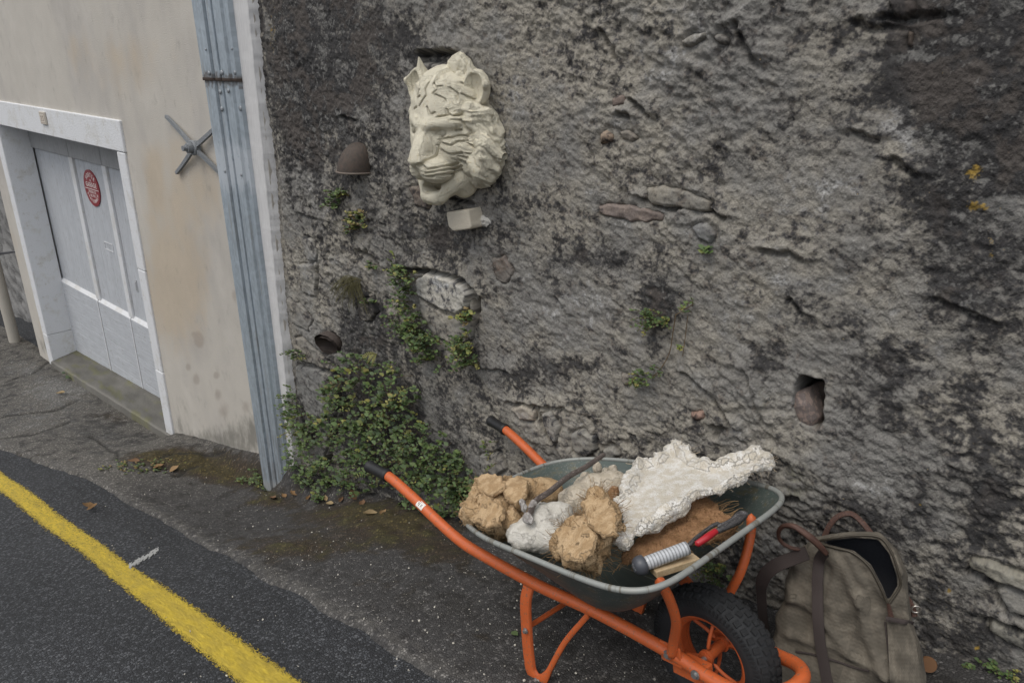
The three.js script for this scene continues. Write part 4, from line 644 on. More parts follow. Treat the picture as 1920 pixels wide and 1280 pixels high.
  const maneF = (x, y, z) => {
    let d = x > 0 ? sdEll(x, y, z, 0.125, -0.005, 0.0, 0.1, 0.135, 0.068) : sdEll(-x, y, z, 0.05, 0.0, 0.0, 0.095, 0.12, 0.03);
    for (const [a, b, c, e, r] of locks) { if (Math.abs(x - b[0]) > 0.12 || Math.abs(y - b[1]) > 0.12) continue; d = smin(d, Math.min(sdCap(x, y, z, a, b, r * 0.6, r), sdCap(x, y, z, b, c, r, r * 0.85), sdCap(x, y, z, c, e, r * 0.85, r * 0.15)), 0.008); }
    return Math.max(d - strand(x, y, z) * sst(-0.1, 0.0, x + 0.05), -(z + 0.02));
  };
  const jawF = (x, y, z) => {
    const X = m(x);
    let d = sdEll(x, y, z, 0, -0.186, 0.098, 0.05, 0.029, 0.042);
    d = smin(d, sdCap(X, y, z, [0.028, -0.178, 0.1], [0.098, -0.105, 0.045], 0.026, 0.04), 0.02);
    d = smin(d, sdEll(X, y, z, 0.07, -0.13, 0.02, 0.06, 0.06, 0.045), 0.02);
    d = smax(d, -sdEll(x, y, z, 0, -0.15, 0.11, 0.045, 0.014, 0.07), 0.008);
    const lipq = y + 0.165 - 0.75 * X; d += 0.004 * Math.exp(-(lipq * lipq) / 0.000016) * sst(0.06, 0.08, z);
    d -= 0.0012 * n3(x * 40, y * 40, z * 40) + 0.006 * sst(-0.19, -0.215, y) * n3(x * 80, y * 60, z * 80);
    return Math.max(d, -(z + 0.02));
  };
  const earF = (s) => (x, y, z) => {
    const X = x * s; let d = sdEll(X, y, z, 0.14, 0.185, 0.03, 0.05, 0.062, 0.036);
    d = smin(d, sdCap(X, y, z, [0.12, 0.2, 0.028], [0.122, 0.277, 0.048], 0.03, 0.003), 0.014); d = smin(d, sdCap(X, y, z, [0.15, 0.2, 0.03], [0.19, 0.2, 0.045], 0.03, 0.012), 0.015);
    d = smax(d, -sdEll(X, y, z, 0.148, 0.188, 0.07, 0.04, 0.056, 0.044), 0.006);
    return Math.max(d - 0.0016 * n3(x * 50, y * 50, z * 50) - 0.0015 * (1 - 2.4 * Math.abs(n3(x * 90, y * 24, z * 30))), -(z + 0.02));
  };
  const crestF = (x, y, z) => { let d = sdEll(x, y, z, 0.05, 0.235, 0.02, 0.052, 0.058, 0.034); d = smin(d, sdEll(x, y, z, 0.06, 0.266, 0.022, 0.026, 0.026, 0.02), 0.015); d = smin(d, sdEll(x, y, z, 0.0, 0.2, 0.03, 0.1, 0.035, 0.05), 0.02); return Math.max(d - 0.011 * fbm3(x * 26, y * 26, z * 26, 3, 0.6) - 0.003 * (1 - 2.4 * Math.abs(n3(x * 60, y * 60, z * 60))), -(z + 0.02)); };
  const uv = (g) => boxUV(g, 5);
  const head = obj('head', uv(nets(headF, [-0.23, -0.16, -0.03], [0.23, 0.27, 0.225], 0.003)), plaster, T);
  obj('mane', uv(nets(maneF, [-0.27, -0.22, -0.03], [0.27, 0.2, 0.12], 0.0042)), plaster, T);
  obj('jaw', uv(nets(jawF, [-0.16, -0.24, -0.03], [0.16, -0.04, 0.16], 0.0038)), plaster, T);
  for (const s of [1, -1]) obj('ear', uv(nets(earF(s), s > 0 ? [0.06, 0.1, -0.03] : [-0.22, 0.1, -0.03], s > 0 ? [0.22, 0.28, 0.09] : [-0.06, 0.28, 0.09], 0.0036)), plaster, T);
  obj('crest', uv(nets(crestF, [-0.13, 0.14, -0.03], [0.14, 0.32, 0.1], 0.004)), plaster, T);
  for (const s of [1, -1]) obj('eye', new THREE.SphereGeometry(0.014, 20, 14).translate(s * 0.071, 0.041, 0.118), plaster, T);
}
{ // small plaster block under the head
  const p = onWall(872, 411, 0.03), b = thing('plaster_block', 'small cream plaster block stuck to the wall just below the tiger head', 'block', [p.x, p.y, 0]);
  const g = nets((x, y, z) => { const a = x * 0.97 + y * 0.24, c = -x * 0.24 + y * 0.97, q = [Math.abs(a) - 0.052, Math.abs(c) - 0.03, Math.abs(z - 0.02) - 0.04]; let d = Math.min(Math.max(...q), 0) + Math.hypot(Math.max(q[0], 0), Math.max(q[1], 0), Math.max(q[2], 0)) - 0.006; d = smax(d, (a - c * 0.9) * 0.74 - 0.062, 0.004); d = smax(d, (-a - c * 1.1) * 0.67 - 0.05, 0.004); return d - 0.0015 * fbm3(x * 60, y * 60, z * 60, 2); }, [-0.08, -0.06, -0.03], [0.08, 0.06, 0.08], 0.0035);
  obj('block', boxUV(g, 5), std({ color: rgb(0.66, 0.6, 0.49), map: GRAIN, bumpMap: GRAINB, bumpScale: 0.002, roughness: 0.8 }), b);
  obj('plaster_dab', boxUV(nets((x, y, z) => sdEll(x, y, z, 0.062, -0.002, -0.004, 0.034, 0.018, 0.012) - 0.016 * fbm3(x * 45, y * 45, z * 45, 3), [0.02, -0.05, -0.02], [0.12, 0.05, 0.05], 0.004), 5), std({ color: rgb(0.6, 0.58, 0.54), map: GRAIN, roughness: 0.9 }), b);
}
{ // rusty hood over a vent, and the broken clay pipe lower down
  const rust = std({ map: tex(256, 256, (x, y, o) => { const l = fbm(x / 30, y / 30, 4, 0.6), m = fbm(x / 9, y / 14, 3); o[0] = 0.085 + 0.03 * l + 0.012 * m; o[1] = 0.066 + 0.018 * l; o[2] = 0.054 + 0.012 * l - 0.004 * m; }), roughness: 0.7, metalness: 0.2, bumpMap: GRAINB, bumpScale: 0.001 });
  const p = onWall(657, 322, 0.045), c = thing('vent_hood', 'rusty brown rounded vent hood on the wall left of the tiger head', 'vent hood', [p.x, p.y, 0]);
  const Q = 0.76, N = 36, K = 16, sh = (grow) => grid(N, K, (u, v) => { const a = Math.PI * u, e = v * Math.PI / 2, r = 0.1 * Q + grow; return [-r * 1.02 * Math.cos(a) * Math.pow(Math.cos(e) + 1e-6, 0.72) + 0.014 * Math.sin(e), 0.155 * Q * Math.sin(e) + grow, 0.005 + r * 1.25 * Math.sin(a) * Math.cos(e) * (1 - 0.1 * Math.sin(e)), u * 2, v]; }, true);
  obj('hood', [sh(0), sh(-0.004)], rust, c);
  const rim = []; for (let i = 0; i <= 24; i++) { const a = Math.PI * i / 24; rim.push([-0.078 * Math.cos(a), 0, 0.005 + 0.096 * Math.sin(a)]); } obj('rim', tube(rim, 0.004, 48, 8), std({ color: rgb(0.17, 0.14, 0.115), roughness: 0.7 }), c);
  const q = onWall(614, 646, 0.02), b = thing('broken_pipe', 'dark broken clay drain pipe end poking out of the wall low on the left', 'drain pipe', [q.x, q.y, 0]);
  const pr = grid(40, 18, (u, v) => { const a = u * 6.2832, r = 0.06 * (1 + 0.12 * v), brk = 0.085 + 0.03 * Math.sin(a - 0.6) + 0.012 * n2(u * 12, 3), L = v * brk - 0.08; return [r * Math.cos(a) * 1.05, r * Math.sin(a) - 0.25 * L, L + 0.02, u * 2, v]; });
  const pr2 = grid(40, 18, (u, v) => { const a = u * 6.2832, r = 0.047 * (1 + 0.12 * v), brk = 0.085 + 0.03 * Math.sin(a - 0.6) + 0.012 * n2(u * 12, 3), L = v * brk - 0.08; return [r * Math.cos(a) * 1.05, r * Math.sin(a) - 0.25 * L, L + 0.02, u * 2, v]; });
  obj('pipe', [pr, pr2], std({ color: rgb(0.085, 0.065, 0.055), roughness: 0.55, map: GRAIN, bumpMap: GRAINB, bumpScale: 0.002 }), b);
}
{ // stone wedged in the putlog hole
  const pts = [[1489, 738, -0.02], [1512, 726, -0.05], [1541, 712, -0.12], [1541, 796, -0.06], [1524, 802, -0.015], [1500, 790, -0.01], [1484, 764, -0.012], [1512, 760, 0.004], [1520, 790, 0.0], [1510, 735, -0.012], [1538, 780, -0.03]].map(([u, v, z]) => onWall(u, v, z));
  const c = pts.reduce((a, p) => a.add(p), new THREE.Vector3()).divideScalar(pts.length), s = thing('wedged_stone', 'pinkish angular stone wedged in the square hole in the wall', 'stone', c.toArray());
  const loc = pts.map((p) => p.clone().sub(c)), back = loc.map((p) => p.clone().multiplyScalar(0.85).add(new THREE.Vector3(0.02, -0.01, -0.1)));
  const hull = new ConvexGeometry([...loc, ...back]);
  const planes = []; { const P = hull.attributes.position, a = new THREE.Vector3(), b = new THREE.Vector3(), d = new THREE.Vector3(); for (let i = 0; i < P.count; i += 3) { a.fromBufferAttribute(P, i); b.fromBufferAttribute(P, i + 1); d.fromBufferAttribute(P, i + 2); const n = b.clone().sub(a).cross(d.clone().sub(a)).normalize(); planes.push([n.x, n.y, n.z, n.dot(a)]); } }
  const g = nets((x, y, z) => { let d = -9; for (const [a, b, e, w] of planes) d = Math.max(d, a * x + b * y + e * z - w); return d - 0.003 * fbm3(x * 40, y * 40, z * 40, 3); }, [-0.09, -0.09, -0.2], [0.09, 0.09, 0.08], 0.0035);
  obj('stone', boxUV(g, 6), std({ map: tex(256, 256, (x, y, o) => { const l = fbm(x / 40, y / 40, 5, 0.65); const t = sst(-0.2, 0.4, l); o[0] = mix(0.2, 0.36, t); o[1] = mix(0.165, 0.275, t); o[2] = mix(0.15, 0.235, t); }), bumpMap: GRAINB, bumpScale: 0.004, roughness: 0.85 }), s);
}
// ================================================================ wheelbarrow; own axes: x towards the wheel, y up, z towards the street side; origin at the axle
const WBM = new THREE.Matrix4().set(0.94942, -0.26605, -0.16678, -0.4233, 0.26966, 0.96296, -0.00105, 0.0696, 0.16088, -0.04398, 0.98599, 0.4519, 0, 0, 0, 1);
{ const k = 0.962, s = new THREE.Matrix4().makeScale(k, k, k), t = new THREE.Matrix4().makeTranslation(EYE.x, EYE.y, EYE.z), u = new THREE.Matrix4().makeTranslation(-EYE.x, -EYE.y, -EYE.z); WBM.premultiply(u).premultiply(s).premultiply(t); }   // a slightly small barrow, clear of the wall
const WBI = WBM.clone().invert();
function inBarrow(u, v, y, axis = 'y') {                // where a sight line meets the barrow's own plane y (or z)
  const e = EYE.clone().applyMatrix4(WBI), d = AX.clone().multiplyScalar(u - 960).addScaledVector(AD, v - 640).addScaledVector(AF, 1280).transformDirection(WBI);
  return e.addScaledVector(d, (y - e[axis]) / d[axis]);
}
const setBarrow = (o) => { WBM.decompose(o.position, o.quaternion, o.scale); return o; };
const ribbon = (pts, width, normal, thick = 0.003, seg = 40, twist = null) => {
  const c = new THREE.CatmullRomCurve3(pts.map((p) => p.isVector3 ? p : new THREE.Vector3(...p)));
  const q = [[-1, -1], [-0.93, 1], [0.93, 1], [1, -1], [-1, -1]];
  return grid(seg, 4, (u, v) => { const p = c.getPointAt(u), t = c.getTangentAt(u), n = (twist ? twist(u) : new THREE.Vector3(...normal)).clone(); n.addScaledVector(t, -n.dot(t)).normalize(); const s = t.clone().cross(n), k = q[Math.round(v * 4)], w = typeof width === 'function' ? width(u) : width; p.addScaledVector(s, k[0] * w / 2).addScaledVector(n, k[1] * thick / 2); return [p.x, p.y, p.z, u * 4, v]; });
};
const orangeMap = tex(512, 512, (i, j, o) => { const l = fbm(i / 60, j / 60, 4), s = sst(0.36, 0.5, fbm(i / 11, j / 15, 4, 0.65) + 0.2 * l), k = 1 + 0.12 * l; o[0] = mix(0.58 * k, 0.2, s * 0.7); o[1] = mix(0.125 * k, 0.13, s * 0.7); o[2] = mix(0.035 * k, 0.09, s * 0.7); });
const orange = std({ map: orangeMap, roughness: 0.42, bumpMap: GRAINB, bumpScale: 0.0004 });
const zinc = std({ color: rgb(0.45, 0.45, 0.44), metalness: 0.7, roughness: 0.4, map: GRAIN });
const rubber = std({ color: rgb(0.022, 0.022, 0.023), roughness: 0.75, map: GRAIN, bumpMap: GRAINB, bumpScale: 0.001 });
const wb = setBarrow(thing('wheelbarrow', 'green steel wheelbarrow with orange tube frame and black grips, loaded with clay and plaster rubble', 'wheelbarrow'));
{
  const run = (s) => [[-1.2, 0.366, 0.281], [-1.105, 0.352, 0.27], [-0.99, 0.305, 0.26], [-0.87, 0.246, 0.25], [-0.78, 0.205, 0.242], [-0.69, 0.178, 0.233], [-0.45, 0.13, 0.2], [-0.25, 0.09, 0.155], [-0.05, 0.022, 0.1], [0.03, 0.0, 0.093], [0.12, -0.008, 0.088]].map(([x, y, z]) => [x, y, z * s]);
  obj('frame', boxUV(tube([...run(1), [0.185, 0.004, 0.07], [0.222, 0.014, 0.035], [0.23, 0.016, 0], [0.222, 0.014, -0.035], [0.185, 0.004, -0.07], ...run(-1).reverse()], 0.0172, 220, 18), 3), orange, wb);
  const gripMat = std({ color: rgb(0.014, 0.014, 0.015), roughness: 0.45, bumpMap: GRAINB, bumpScale: 0.0006 });
  for (const s of [1, -1]) {
    const a = new THREE.Vector3(-1.222, 0.374, 0.2835 * s), b = new THREE.Vector3(-1.105, 0.352, 0.27 * s), d = b.clone().sub(a);
    const g = new THREE.LatheGeometry([[0.0001, 0], [0.014, 0], [0.022, 0.004], [0.0232, 0.011], [0.0222, 0.02], [0.0204, 0.03], [0.0204, 0.095], [0.0222, 0.1], [0.0232, 0.108], [0.0225, 0.116], [0.0175, 0.118]].map((p) => new THREE.Vector2(...p)), 28);
    g.applyQuaternion(new THREE.Quaternion().setFromUnitVectors(new THREE.Vector3(0, 1, 0), d.clone().normalize())); g.translate(a.x, a.y, a.z); obj('grip', g, gripMat, wb);
    // leg: flat strap down, round the foot and back up as a brace
    const L = [[-0.47, 0.135, 0.2], [-0.485, 0.08, 0.216], [-0.497, -0.02, 0.222], [-0.505, -0.12, 0.224], [-0.503, -0.162, 0.224], [-0.485, -0.18, 0.223], [-0.462, -0.174, 0.221], [-0.44, -0.148, 0.217], [-0.36, -0.02, 0.195], [-0.275, 0.085, 0.168]].map(([x, y, z]) => [x, y, z * s]);
    obj('leg', boxUV(ribbon(L, (u) => u < 0.5 ? 0.034 : mix(0.034, 0.016, sst(0.5, 0.62, u)), [0, 0, 1], 0.012, 90, (u) => { const p = new THREE.Vector3(0.2, 0.05, s); return p; }), 3), orange, wb);
    const bolt = (x, y, z, r = 0.011) => { const g2 = [new THREE.CylinderGeometry(r, r, 0.003, 18).rotateX(Math.PI / 2).translate(x, y, z), new THREE.CylinderGeometry(r * 0.66, r * 0.66, 0.009, 6).rotateX(Math.PI / 2).translate(x, y, z + 0.003 * s)]; obj('bolt', g2, zinc, wb); };
    bolt(-0.492, -0.02, 0.231 * s, 0.009); bolt(-0.055, 0.03, 0.119 * s, 0.012); bolt(0.02, 0.004, 0.112 * s, 0.012); bolt(-0.48, -0.178, 0.231 * s, 0.008);
    obj('bracket', [bar(-0.085, -0.022, 0.0, 0.055, 0.108 * s - 0.003, 0.108 * s + 0.003, 0.002), bar(-0.07, 0.05, -0.045, -0.012, 0.085 * s - 0.0025, 0.085 * s + 0.0025, 0.002), bar(-0.04, 0.035, -0.02, 0.012, 0.07 * s - 0.012, 0.07 * s + 0.012, 0.003)].map((q) => boxUV(q, 3)), orange, wb);
    obj('strut', boxUV(taperTube([[0.015, 0.305, 0.2 * s], [0.02, 0.25, 0.178 * s], [0.005, 0.16, 0.142 * s], [-0.03, 0.08, 0.118 * s], [-0.052, 0.02, 0.112 * s]].map((p) => new THREE.Vector3(...p)), [0.0125, 0.0125], 30, 14), 3), orange, wb);
  }
  obj('cross_bar', boxUV(tube([[-0.5, -0.02, 0.215], [-0.5, -0.02, -0.215]], 0.008, 4, 10), 3), orange, wb);
  // tray
  const sup = (a, n) => Math.sign(a) * Math.pow(Math.abs(a), 2 / n);
  const trayAt = (u, t) => {
    const a = u * 2 * Math.PI, c = Math.cos(a), s = Math.sin(a), k = Math.pow(t, 0.9), n = mix(4.6, c > 0 ? 6.5 : 3.8, t), X = sup(c, n), Z = sup(s, n);
    const cx = mix(-0.4, -0.352, k), ax = X > 0 ? mix(0.2, 0.43, k) : mix(0.2, 0.42, k), w = mix(0.165, 0.318, k) * (1 + 0.06 * (X * 0.5 + 0.3) - 0.09 * sst(-0.2, -1, X));
    const x = cx + ax * X, z = w * Z, yb = 0.112 - 0.22 * (x + 0.25), yr = 0.318 + 0.012 * X + 0.012 * c * c * 0;
    return [x, mix(yb, yr, t), z];
  };
  const trayMap = tex(1024, 512, (i, j, o) => {
    const t = j / 512, l = fbm(i / 70, j / 70, 4, 0.6), m = fbm(i / 11, j / 15, 4, 0.65); let r = 0.078, g = 0.098, b = 0.09; const put = (c, a) => { r = mix(r, c[0], a); g = mix(g, c[1], a); b = mix(b, c[2], a); };
    put([0.12, 0.135, 0.12], 0.7 * sst(-0.2, 0.5, l + 0.4 * m)); put([0.14, 0.115, 0.05], 0.55 * sst(0.1, 0.6, l - 0.3 * m)); put([0.33, 0.33, 0.3], 0.6 * sst(0.42, 0.62, m + 0.2 * l));
    put([0.34, 0.35, 0.33], 0.8 * sst(0.955, 0.972, t + 0.012 * m)); put([0.12, 0.1, 0.07], 0.7 * sst(0.4, 0.6, fbm(i / 16 + 9, j / 16, 4, 0.65) + 0.1) * sst(0.95, 0.97, t)); o[0] = r; o[1] = g; o[2] = b;
  });
  const trayMat = std({ map: trayMap, roughness: 0.5, metalness: 0.15, bumpMap: GRAINB, bumpScale: 0.0006 });
  const nU = 160, nT = 22, tray = grid(nU, nT + 8, (u, v) => {
    const j = v * (nT + 8); if (j <= 8) { const t = j / 8, p = trayAt(u, 0.0); return [mix(-0.4, p[0], t), mix(0.145, p[1], t) - 0, p[2] * t, u * 2, 0.02]; }
    const t = (j - 8) / nT, p = trayAt(u, t), r = 0.02 * (1 - t) * (1 - t); return [p[0], p[1] - 0 * r, p[2], u * 2, t * 0.95];
  });
  // a rolled lip round the rim
  const lip = []; for (let i = 0; i < 120; i++) { const p = trayAt(i / 120, 1); lip.push(new THREE.Vector3(p[0] + 0.006 * Math.sign(p[0] + 0.36) * Math.abs(Math.cos(i / 120 * 6.2832)), p[1] + 0.001, p[2] * 1.012)); }
  obj('tray', tray, trayMat, wb);
  const lg = tube(lip, 0.0075, 240, 10, true); { const uv = lg.attributes.uv; for (let i = 0; i < uv.count; i++) uv.setXY(i, uv.getX(i) * 2, 0.985); } obj('rim', lg, trayMat, wb);
  { // warning sticker on the near tube
    const cv = document.createElement('canvas'); cv.width = 128; cv.height = 64; const c = cv.getContext('2d'); c.fillStyle = '#e6e2da'; c.fillRect(0, 0, 128, 64); c.fillStyle = '#3a3a3a'; c.font = 'bold 22px sans-serif'; c.fillText('MAX', 42, 28); c.fillRect(40, 38, 60, 5); c.fillRect(40, 48, 44, 5);
    const t = new THREE.CanvasTexture(cv); t.colorSpace = THREE.SRGBColorSpace; const g = new THREE.CylinderGeometry(0.0184, 0.0184, 0.032, 20, 1, true, -0.7, 1.4), d = new THREE.Vector3(0.12, -0.0575, -0.01).normalize(), c0 = new THREE.Vector3(-0.93, 0.2745, 0.255), e = EYE.clone().applyMatrix4(WBI).sub(c0); e.addScaledVector(d, -e.dot(d)).normalize();
    g.applyMatrix4(new THREE.Matrix4().makeBasis(d.clone().cross(e), d, e)); g.translate(c0.x, c0.y, c0.z); obj('sticker', g, std({ map: t, roughness: 0.5 }), wb);
  }
  // wheel: tyre with tread blocks, pressed rim with six spokes
  const wheel = new THREE.Group(); wheel.name = 'wheel'; wb.add(wheel); const Rw = 0.172;
  const prof = [[0.104, -0.03], [0.116, -0.041], [0.135, -0.0445], [0.152, -0.042], [0.163, -0.035], [0.169, -0.022], [0.171, 0], [0.169, 0.022], [0.163, 0.035], [0.152, 0.042], [0.135, 0.0445], [0.116, 0.041], [0.104, 0.03], [0.1, 0.0], [0.104, -0.03]];
  const ty = new THREE.LatheGeometry(prof.map((p) => new THREE.Vector2(...p)), 96); ty.rotateX(Math.PI / 2);
  const blocks = []; const RB = rng(4);
  for (let i = 0; i < 44; i++) for (const [z, w, off, tilt, r] of [[-0.031, 0.018, 0, 0.35, 0.1645], [-0.0105, 0.0165, 0.5, -0.3, 0.171], [0.0105, 0.0165, 0, 0.3, 0.171], [0.031, 0.018, 0.5, -0.35, 0.1645]]) {
    const g = new THREE.BoxGeometry(0.0085, 0.0165, w); { const p = g.attributes.position; for (let k = 0; k < p.count; k++) if (p.getX(k) > 0) { p.setY(k, p.getY(k) * 0.8); p.setZ(k, p.getZ(k) * 0.85); } g.computeVertexNormals(); }
    g.rotateX(tilt * 0.5); g.rotateY(z > 0.02 ? -0.5 : z < -0.02 ? 0.5 : 0); g.translate(r, 0, z); g.rotateZ((i + off) / 44 * 6.2832); blocks.push(g);
  }
  for (let i = 0; i < 88; i++) for (const s of [-1, 1]) { const g = new THREE.BoxGeometry(0.016, 0.004, 0.003); g.translate(0.148, 0, s * 0.0432); g.rotateZ(i / 88 * 6.2832); blocks.push(g); }
  const tyre = obj('tyre', [ty, ...blocks], std({ color: rgb(0.026, 0.027, 0.029), roughness: 0.8, bumpMap: GRAINB, bumpScale: 0.001, map: GRAIN }), wheel);
  const rimG = [[-1], [1]].flatMap(([s]) => { const g = new THREE.LatheGeometry([[0.092, s * 0.012], [0.094, s * 0.018], [0.1, s * 0.021], [0.104, s * 0.027], [0.108, s * 0.032], [0.1085, s * 0.034], [0.104, s * 0.0335], [0.099, s * 0.027], [0.094, s * 0.024], [0.09, s * 0.016], [0.092, s * 0.012]].map((p) => new THREE.Vector2(...p)), 72); g.rotateX(Math.PI / 2); return [g]; });
  const drum = new THREE.CylinderGeometry(0.0935, 0.0935, 0.026, 64, 1, true).rotateX(Math.PI / 2); obj('rim', [...rimG, drum], orange, wheel);
  for (let i = 0; i < 6; i++) { const s = i % 2 ? 1 : -1, a = i / 6 * 6.2832 + 0.35, c = Math.cos(a), n = Math.sin(a); obj('spoke', taperTube([[0.02 * c, 0.02 * n, s * 0.03], [0.05 * c, 0.05 * n, s * 0.027], [0.093 * c, 0.093 * n, s * 0.012]].map((p) => new THREE.Vector3(...p)), [0.0052, 0.0048], 10, 10), orange, wheel); }
  obj('hub', [new THREE.CylinderGeometry(0.015, 0.015, 0.085, 24).rotateX(Math.PI / 2), new THREE.CylinderGeometry(0.02, 0.02, 0.008, 24).rotateX(Math.PI / 2).translate(0, 0, 0.036), new THREE.CylinderGeometry(0.02, 0.02, 0.008, 24).rotateX(Math.PI / 2).translate(0, 0, -0.036)], orange, wheel);
  obj('axle', new THREE.CylinderGeometry(0.007, 0.007, 0.19, 14).rotateX(Math.PI / 2), zinc, wheel);
}

// ---------------------------------------------------------------- the load
const fibreMat = std({ color: rgb(0.27, 0.165, 0.075), roughness: 0.9 });
function fibres(n, seed, at, len, r = 0.0005) {          // at(random) -> [start, direction]
  const R = rng(seed), out = [];
  for (let i = 0; i < n; i++) { const [p, d] = at(R), L = len * (0.5 + R()), c = new THREE.Vector3(R() - 0.5, R() - 0.5, R() - 0.5).multiplyScalar(L * 0.7), a = p.clone(), b = p.clone().addScaledVector(d, L * 0.5).add(c), e = p.clone().addScaledVector(d, L).addScaledVector(c, 0.4); const g = new THREE.TubeGeometry(new THREE.QuadraticBezierCurve3(a, b, e), 5, r * (0.7 + 0.7 * R()), 3); out.push(g); }
  return join(out);
}
const clayMap = (c0, c1, c2, seed) => tex(512, 512, (i, j, o) => { const l = fbm(i / 60 + seed, j / 60, 4, 0.6), m = fbm(i / 12 + seed, j / 12, 4, 0.65), t = sst(-0.4, 0.5, l + 0.5 * m), s = sst(0.35, 0.6, m + 0.2 * l); for (let k = 0; k < 3; k++) o[k] = mix(mix(c0[k], c1[k], t), c2[k], s * 0.7); });
const tanMat = std({ map: clayMap([0.38, 0.25, 0.13], [0.54, 0.385, 0.225], [0.3, 0.19, 0.1], 1), bumpMap: GRAINB, bumpScale: 0.003, roughness: 0.92 });
const creamMat = std({ map: clayMap([0.46, 0.4, 0.31], [0.56, 0.5, 0.41], [0.4, 0.31, 0.2], 2), bumpMap: GRAINB, bumpScale: 0.002, roughness: 0.85 });
const whiteMat = std({ map: clayMap([0.6, 0.55, 0.46], [0.76, 0.74, 0.7], [0.42, 0.32, 0.2], 3), bumpMap: GRAINB, bumpScale: 0.004, roughness: 0.85 });
const brownClay = std({ map: clayMap([0.26, 0.14, 0.065], [0.36, 0.2, 0.1], [0.2, 0.1, 0.05], 4), bumpMap: GRAINB, bumpScale: 0.003, roughness: 0.9 });
// blobs: [u, v, height in the tray, half sizes along, up, across]; read off the photograph and carried into the barrow
function lump(blobs, k, detail, cellSize = 0.004) {
  const E = blobs.map(([u, v, y, a, b, c]) => { const p = inBarrow(u, v, y); return [p.x, p.y - b * 0.2, p.z, a * 1.1, b * 1.08, c * 1.1]; });
  const f = (x, y, z) => { let d = 9; for (const e of E) d = smin(d, sdEll(x, y, z, ...e), k); return detail(d, x, y, z); };
  const lo = [9, 9, 9], hi = [-9, -9, -9]; for (const e of E) for (let i = 0; i < 3; i++) { lo[i] = Math.min(lo[i], e[i] - e[i + 3] - 0.03); hi[i] = Math.max(hi[i], e[i] + e[i + 3] + 0.03); }
  const g = boxUV(nets(f, lo, hi, cellSize), 4); g.userData.E = E; return g;
}
const surfPick = (g) => { const p = g.attributes.position, n = g.attributes.normal; return (R) => { const i = Math.floor(R() * p.count); return [new THREE.Vector3().fromBufferAttribute(p, i), new THREE.Vector3().fromBufferAttribute(n, i)]; }; };
const cracked = (s, a, seed) => (d, x, y, z) => { // crusty clay: blocks parted by cracks, each block cut at its own level
  const wx = x + 0.014 * n3(x * 24, y * 24, z * 24 + seed), wz = z + 0.014 * n3(x * 24 + 7, y * 24, z * 24 + seed), c = cell(wx * s + seed + y * s * 0.5, (wz + y * 0.8) * s), e = c.f2 - c.f1, lvl = HV[c.id] - 0.5, t1 = HV[(c.id * 7 + 3) & 255] - 0.5, t2 = HV[(c.id * 13 + 5) & 255] - 0.5;
  return d - a * 2.4 * lvl - 0.25 * (t1 * (wx * s % 1) + t2 * (wz * s % 1)) * a * 2 + a * 1.5 * Math.exp(-(e * e) / 0.006) - 0.024 * fbm3(x * 15 + seed, y * 15, z * 15, 3, 0.5) - 0.004 * Math.abs(n3(x * 60, y * 60, z * 60)) + 0.003 * (1 - 2 * Math.abs(n3(x * 34, y * 34, z * 34 + seed)));
};
const loadThing = (name, label, cat) => setBarrow(thing(name, label, cat));
{
  const t = loadThing('clay_lump', 'cracked tan clay lump with fibres at the handle end of the wheelbarrow tray', 'clay lump');
  const g = lump([[912, 912, 0.36, 0.036, 0.028, 0.03], [893, 958, 0.345, 0.046, 0.032, 0.036], [905, 930, 0.355, 0.04, 0.03, 0.035], [925, 975, 0.33, 0.05, 0.03, 0.04], [955, 915, 0.36, 0.05, 0.035, 0.04], [960, 975, 0.335, 0.045, 0.035, 0.035], [925, 948, 0.345, 0.065, 0.035, 0.05], [985, 915, 0.355, 0.04, 0.03, 0.03], [940, 985, 0.31, 0.05, 0.03, 0.04], [985, 955, 0.34, 0.04, 0.035, 0.04]], 0.02, cracked(26, 0.006, 3), 0.0035);
  obj('lump', g, tanMat, t); const pick = surfPick(g); kind(obj('fibre', fibres(260, 31, (R) => pick(R), 0.022), fibreMat, t), 'stuff');
}
{
  const t = loadThing('clay_shell', 'curved tan clay shell with a hollow dark underside, beside the cracked lump', 'clay shell'), c = inBarrow(1010, 918, 0.34);
  const f = (x, y, z) => { x -= c.x; y -= c.y; z -= c.z; const q = 0.8 * x + 0.5 * z, w = -0.5 * x + 0.8 * z; let d = sdEll(q, y, w, 0, -0.01, 0, 0.058, 0.045, 0.07); d = smax(d, -sdEll(q, y, w, 0.004, -0.022, 0.012, 0.048, 0.043, 0.075), 0.004); d = Math.max(d, -y - 0.03); return d - 0.005 * fbm3(x * 24, y * 24, z * 24, 4, 0.6); };
  obj('shell', boxUV(nets(f, [c.x - 0.1, c.y - 0.06, c.z - 0.1], [c.x + 0.1, c.y + 0.07, c.z + 0.1], 0.0035), 4), tanMat, t);
}
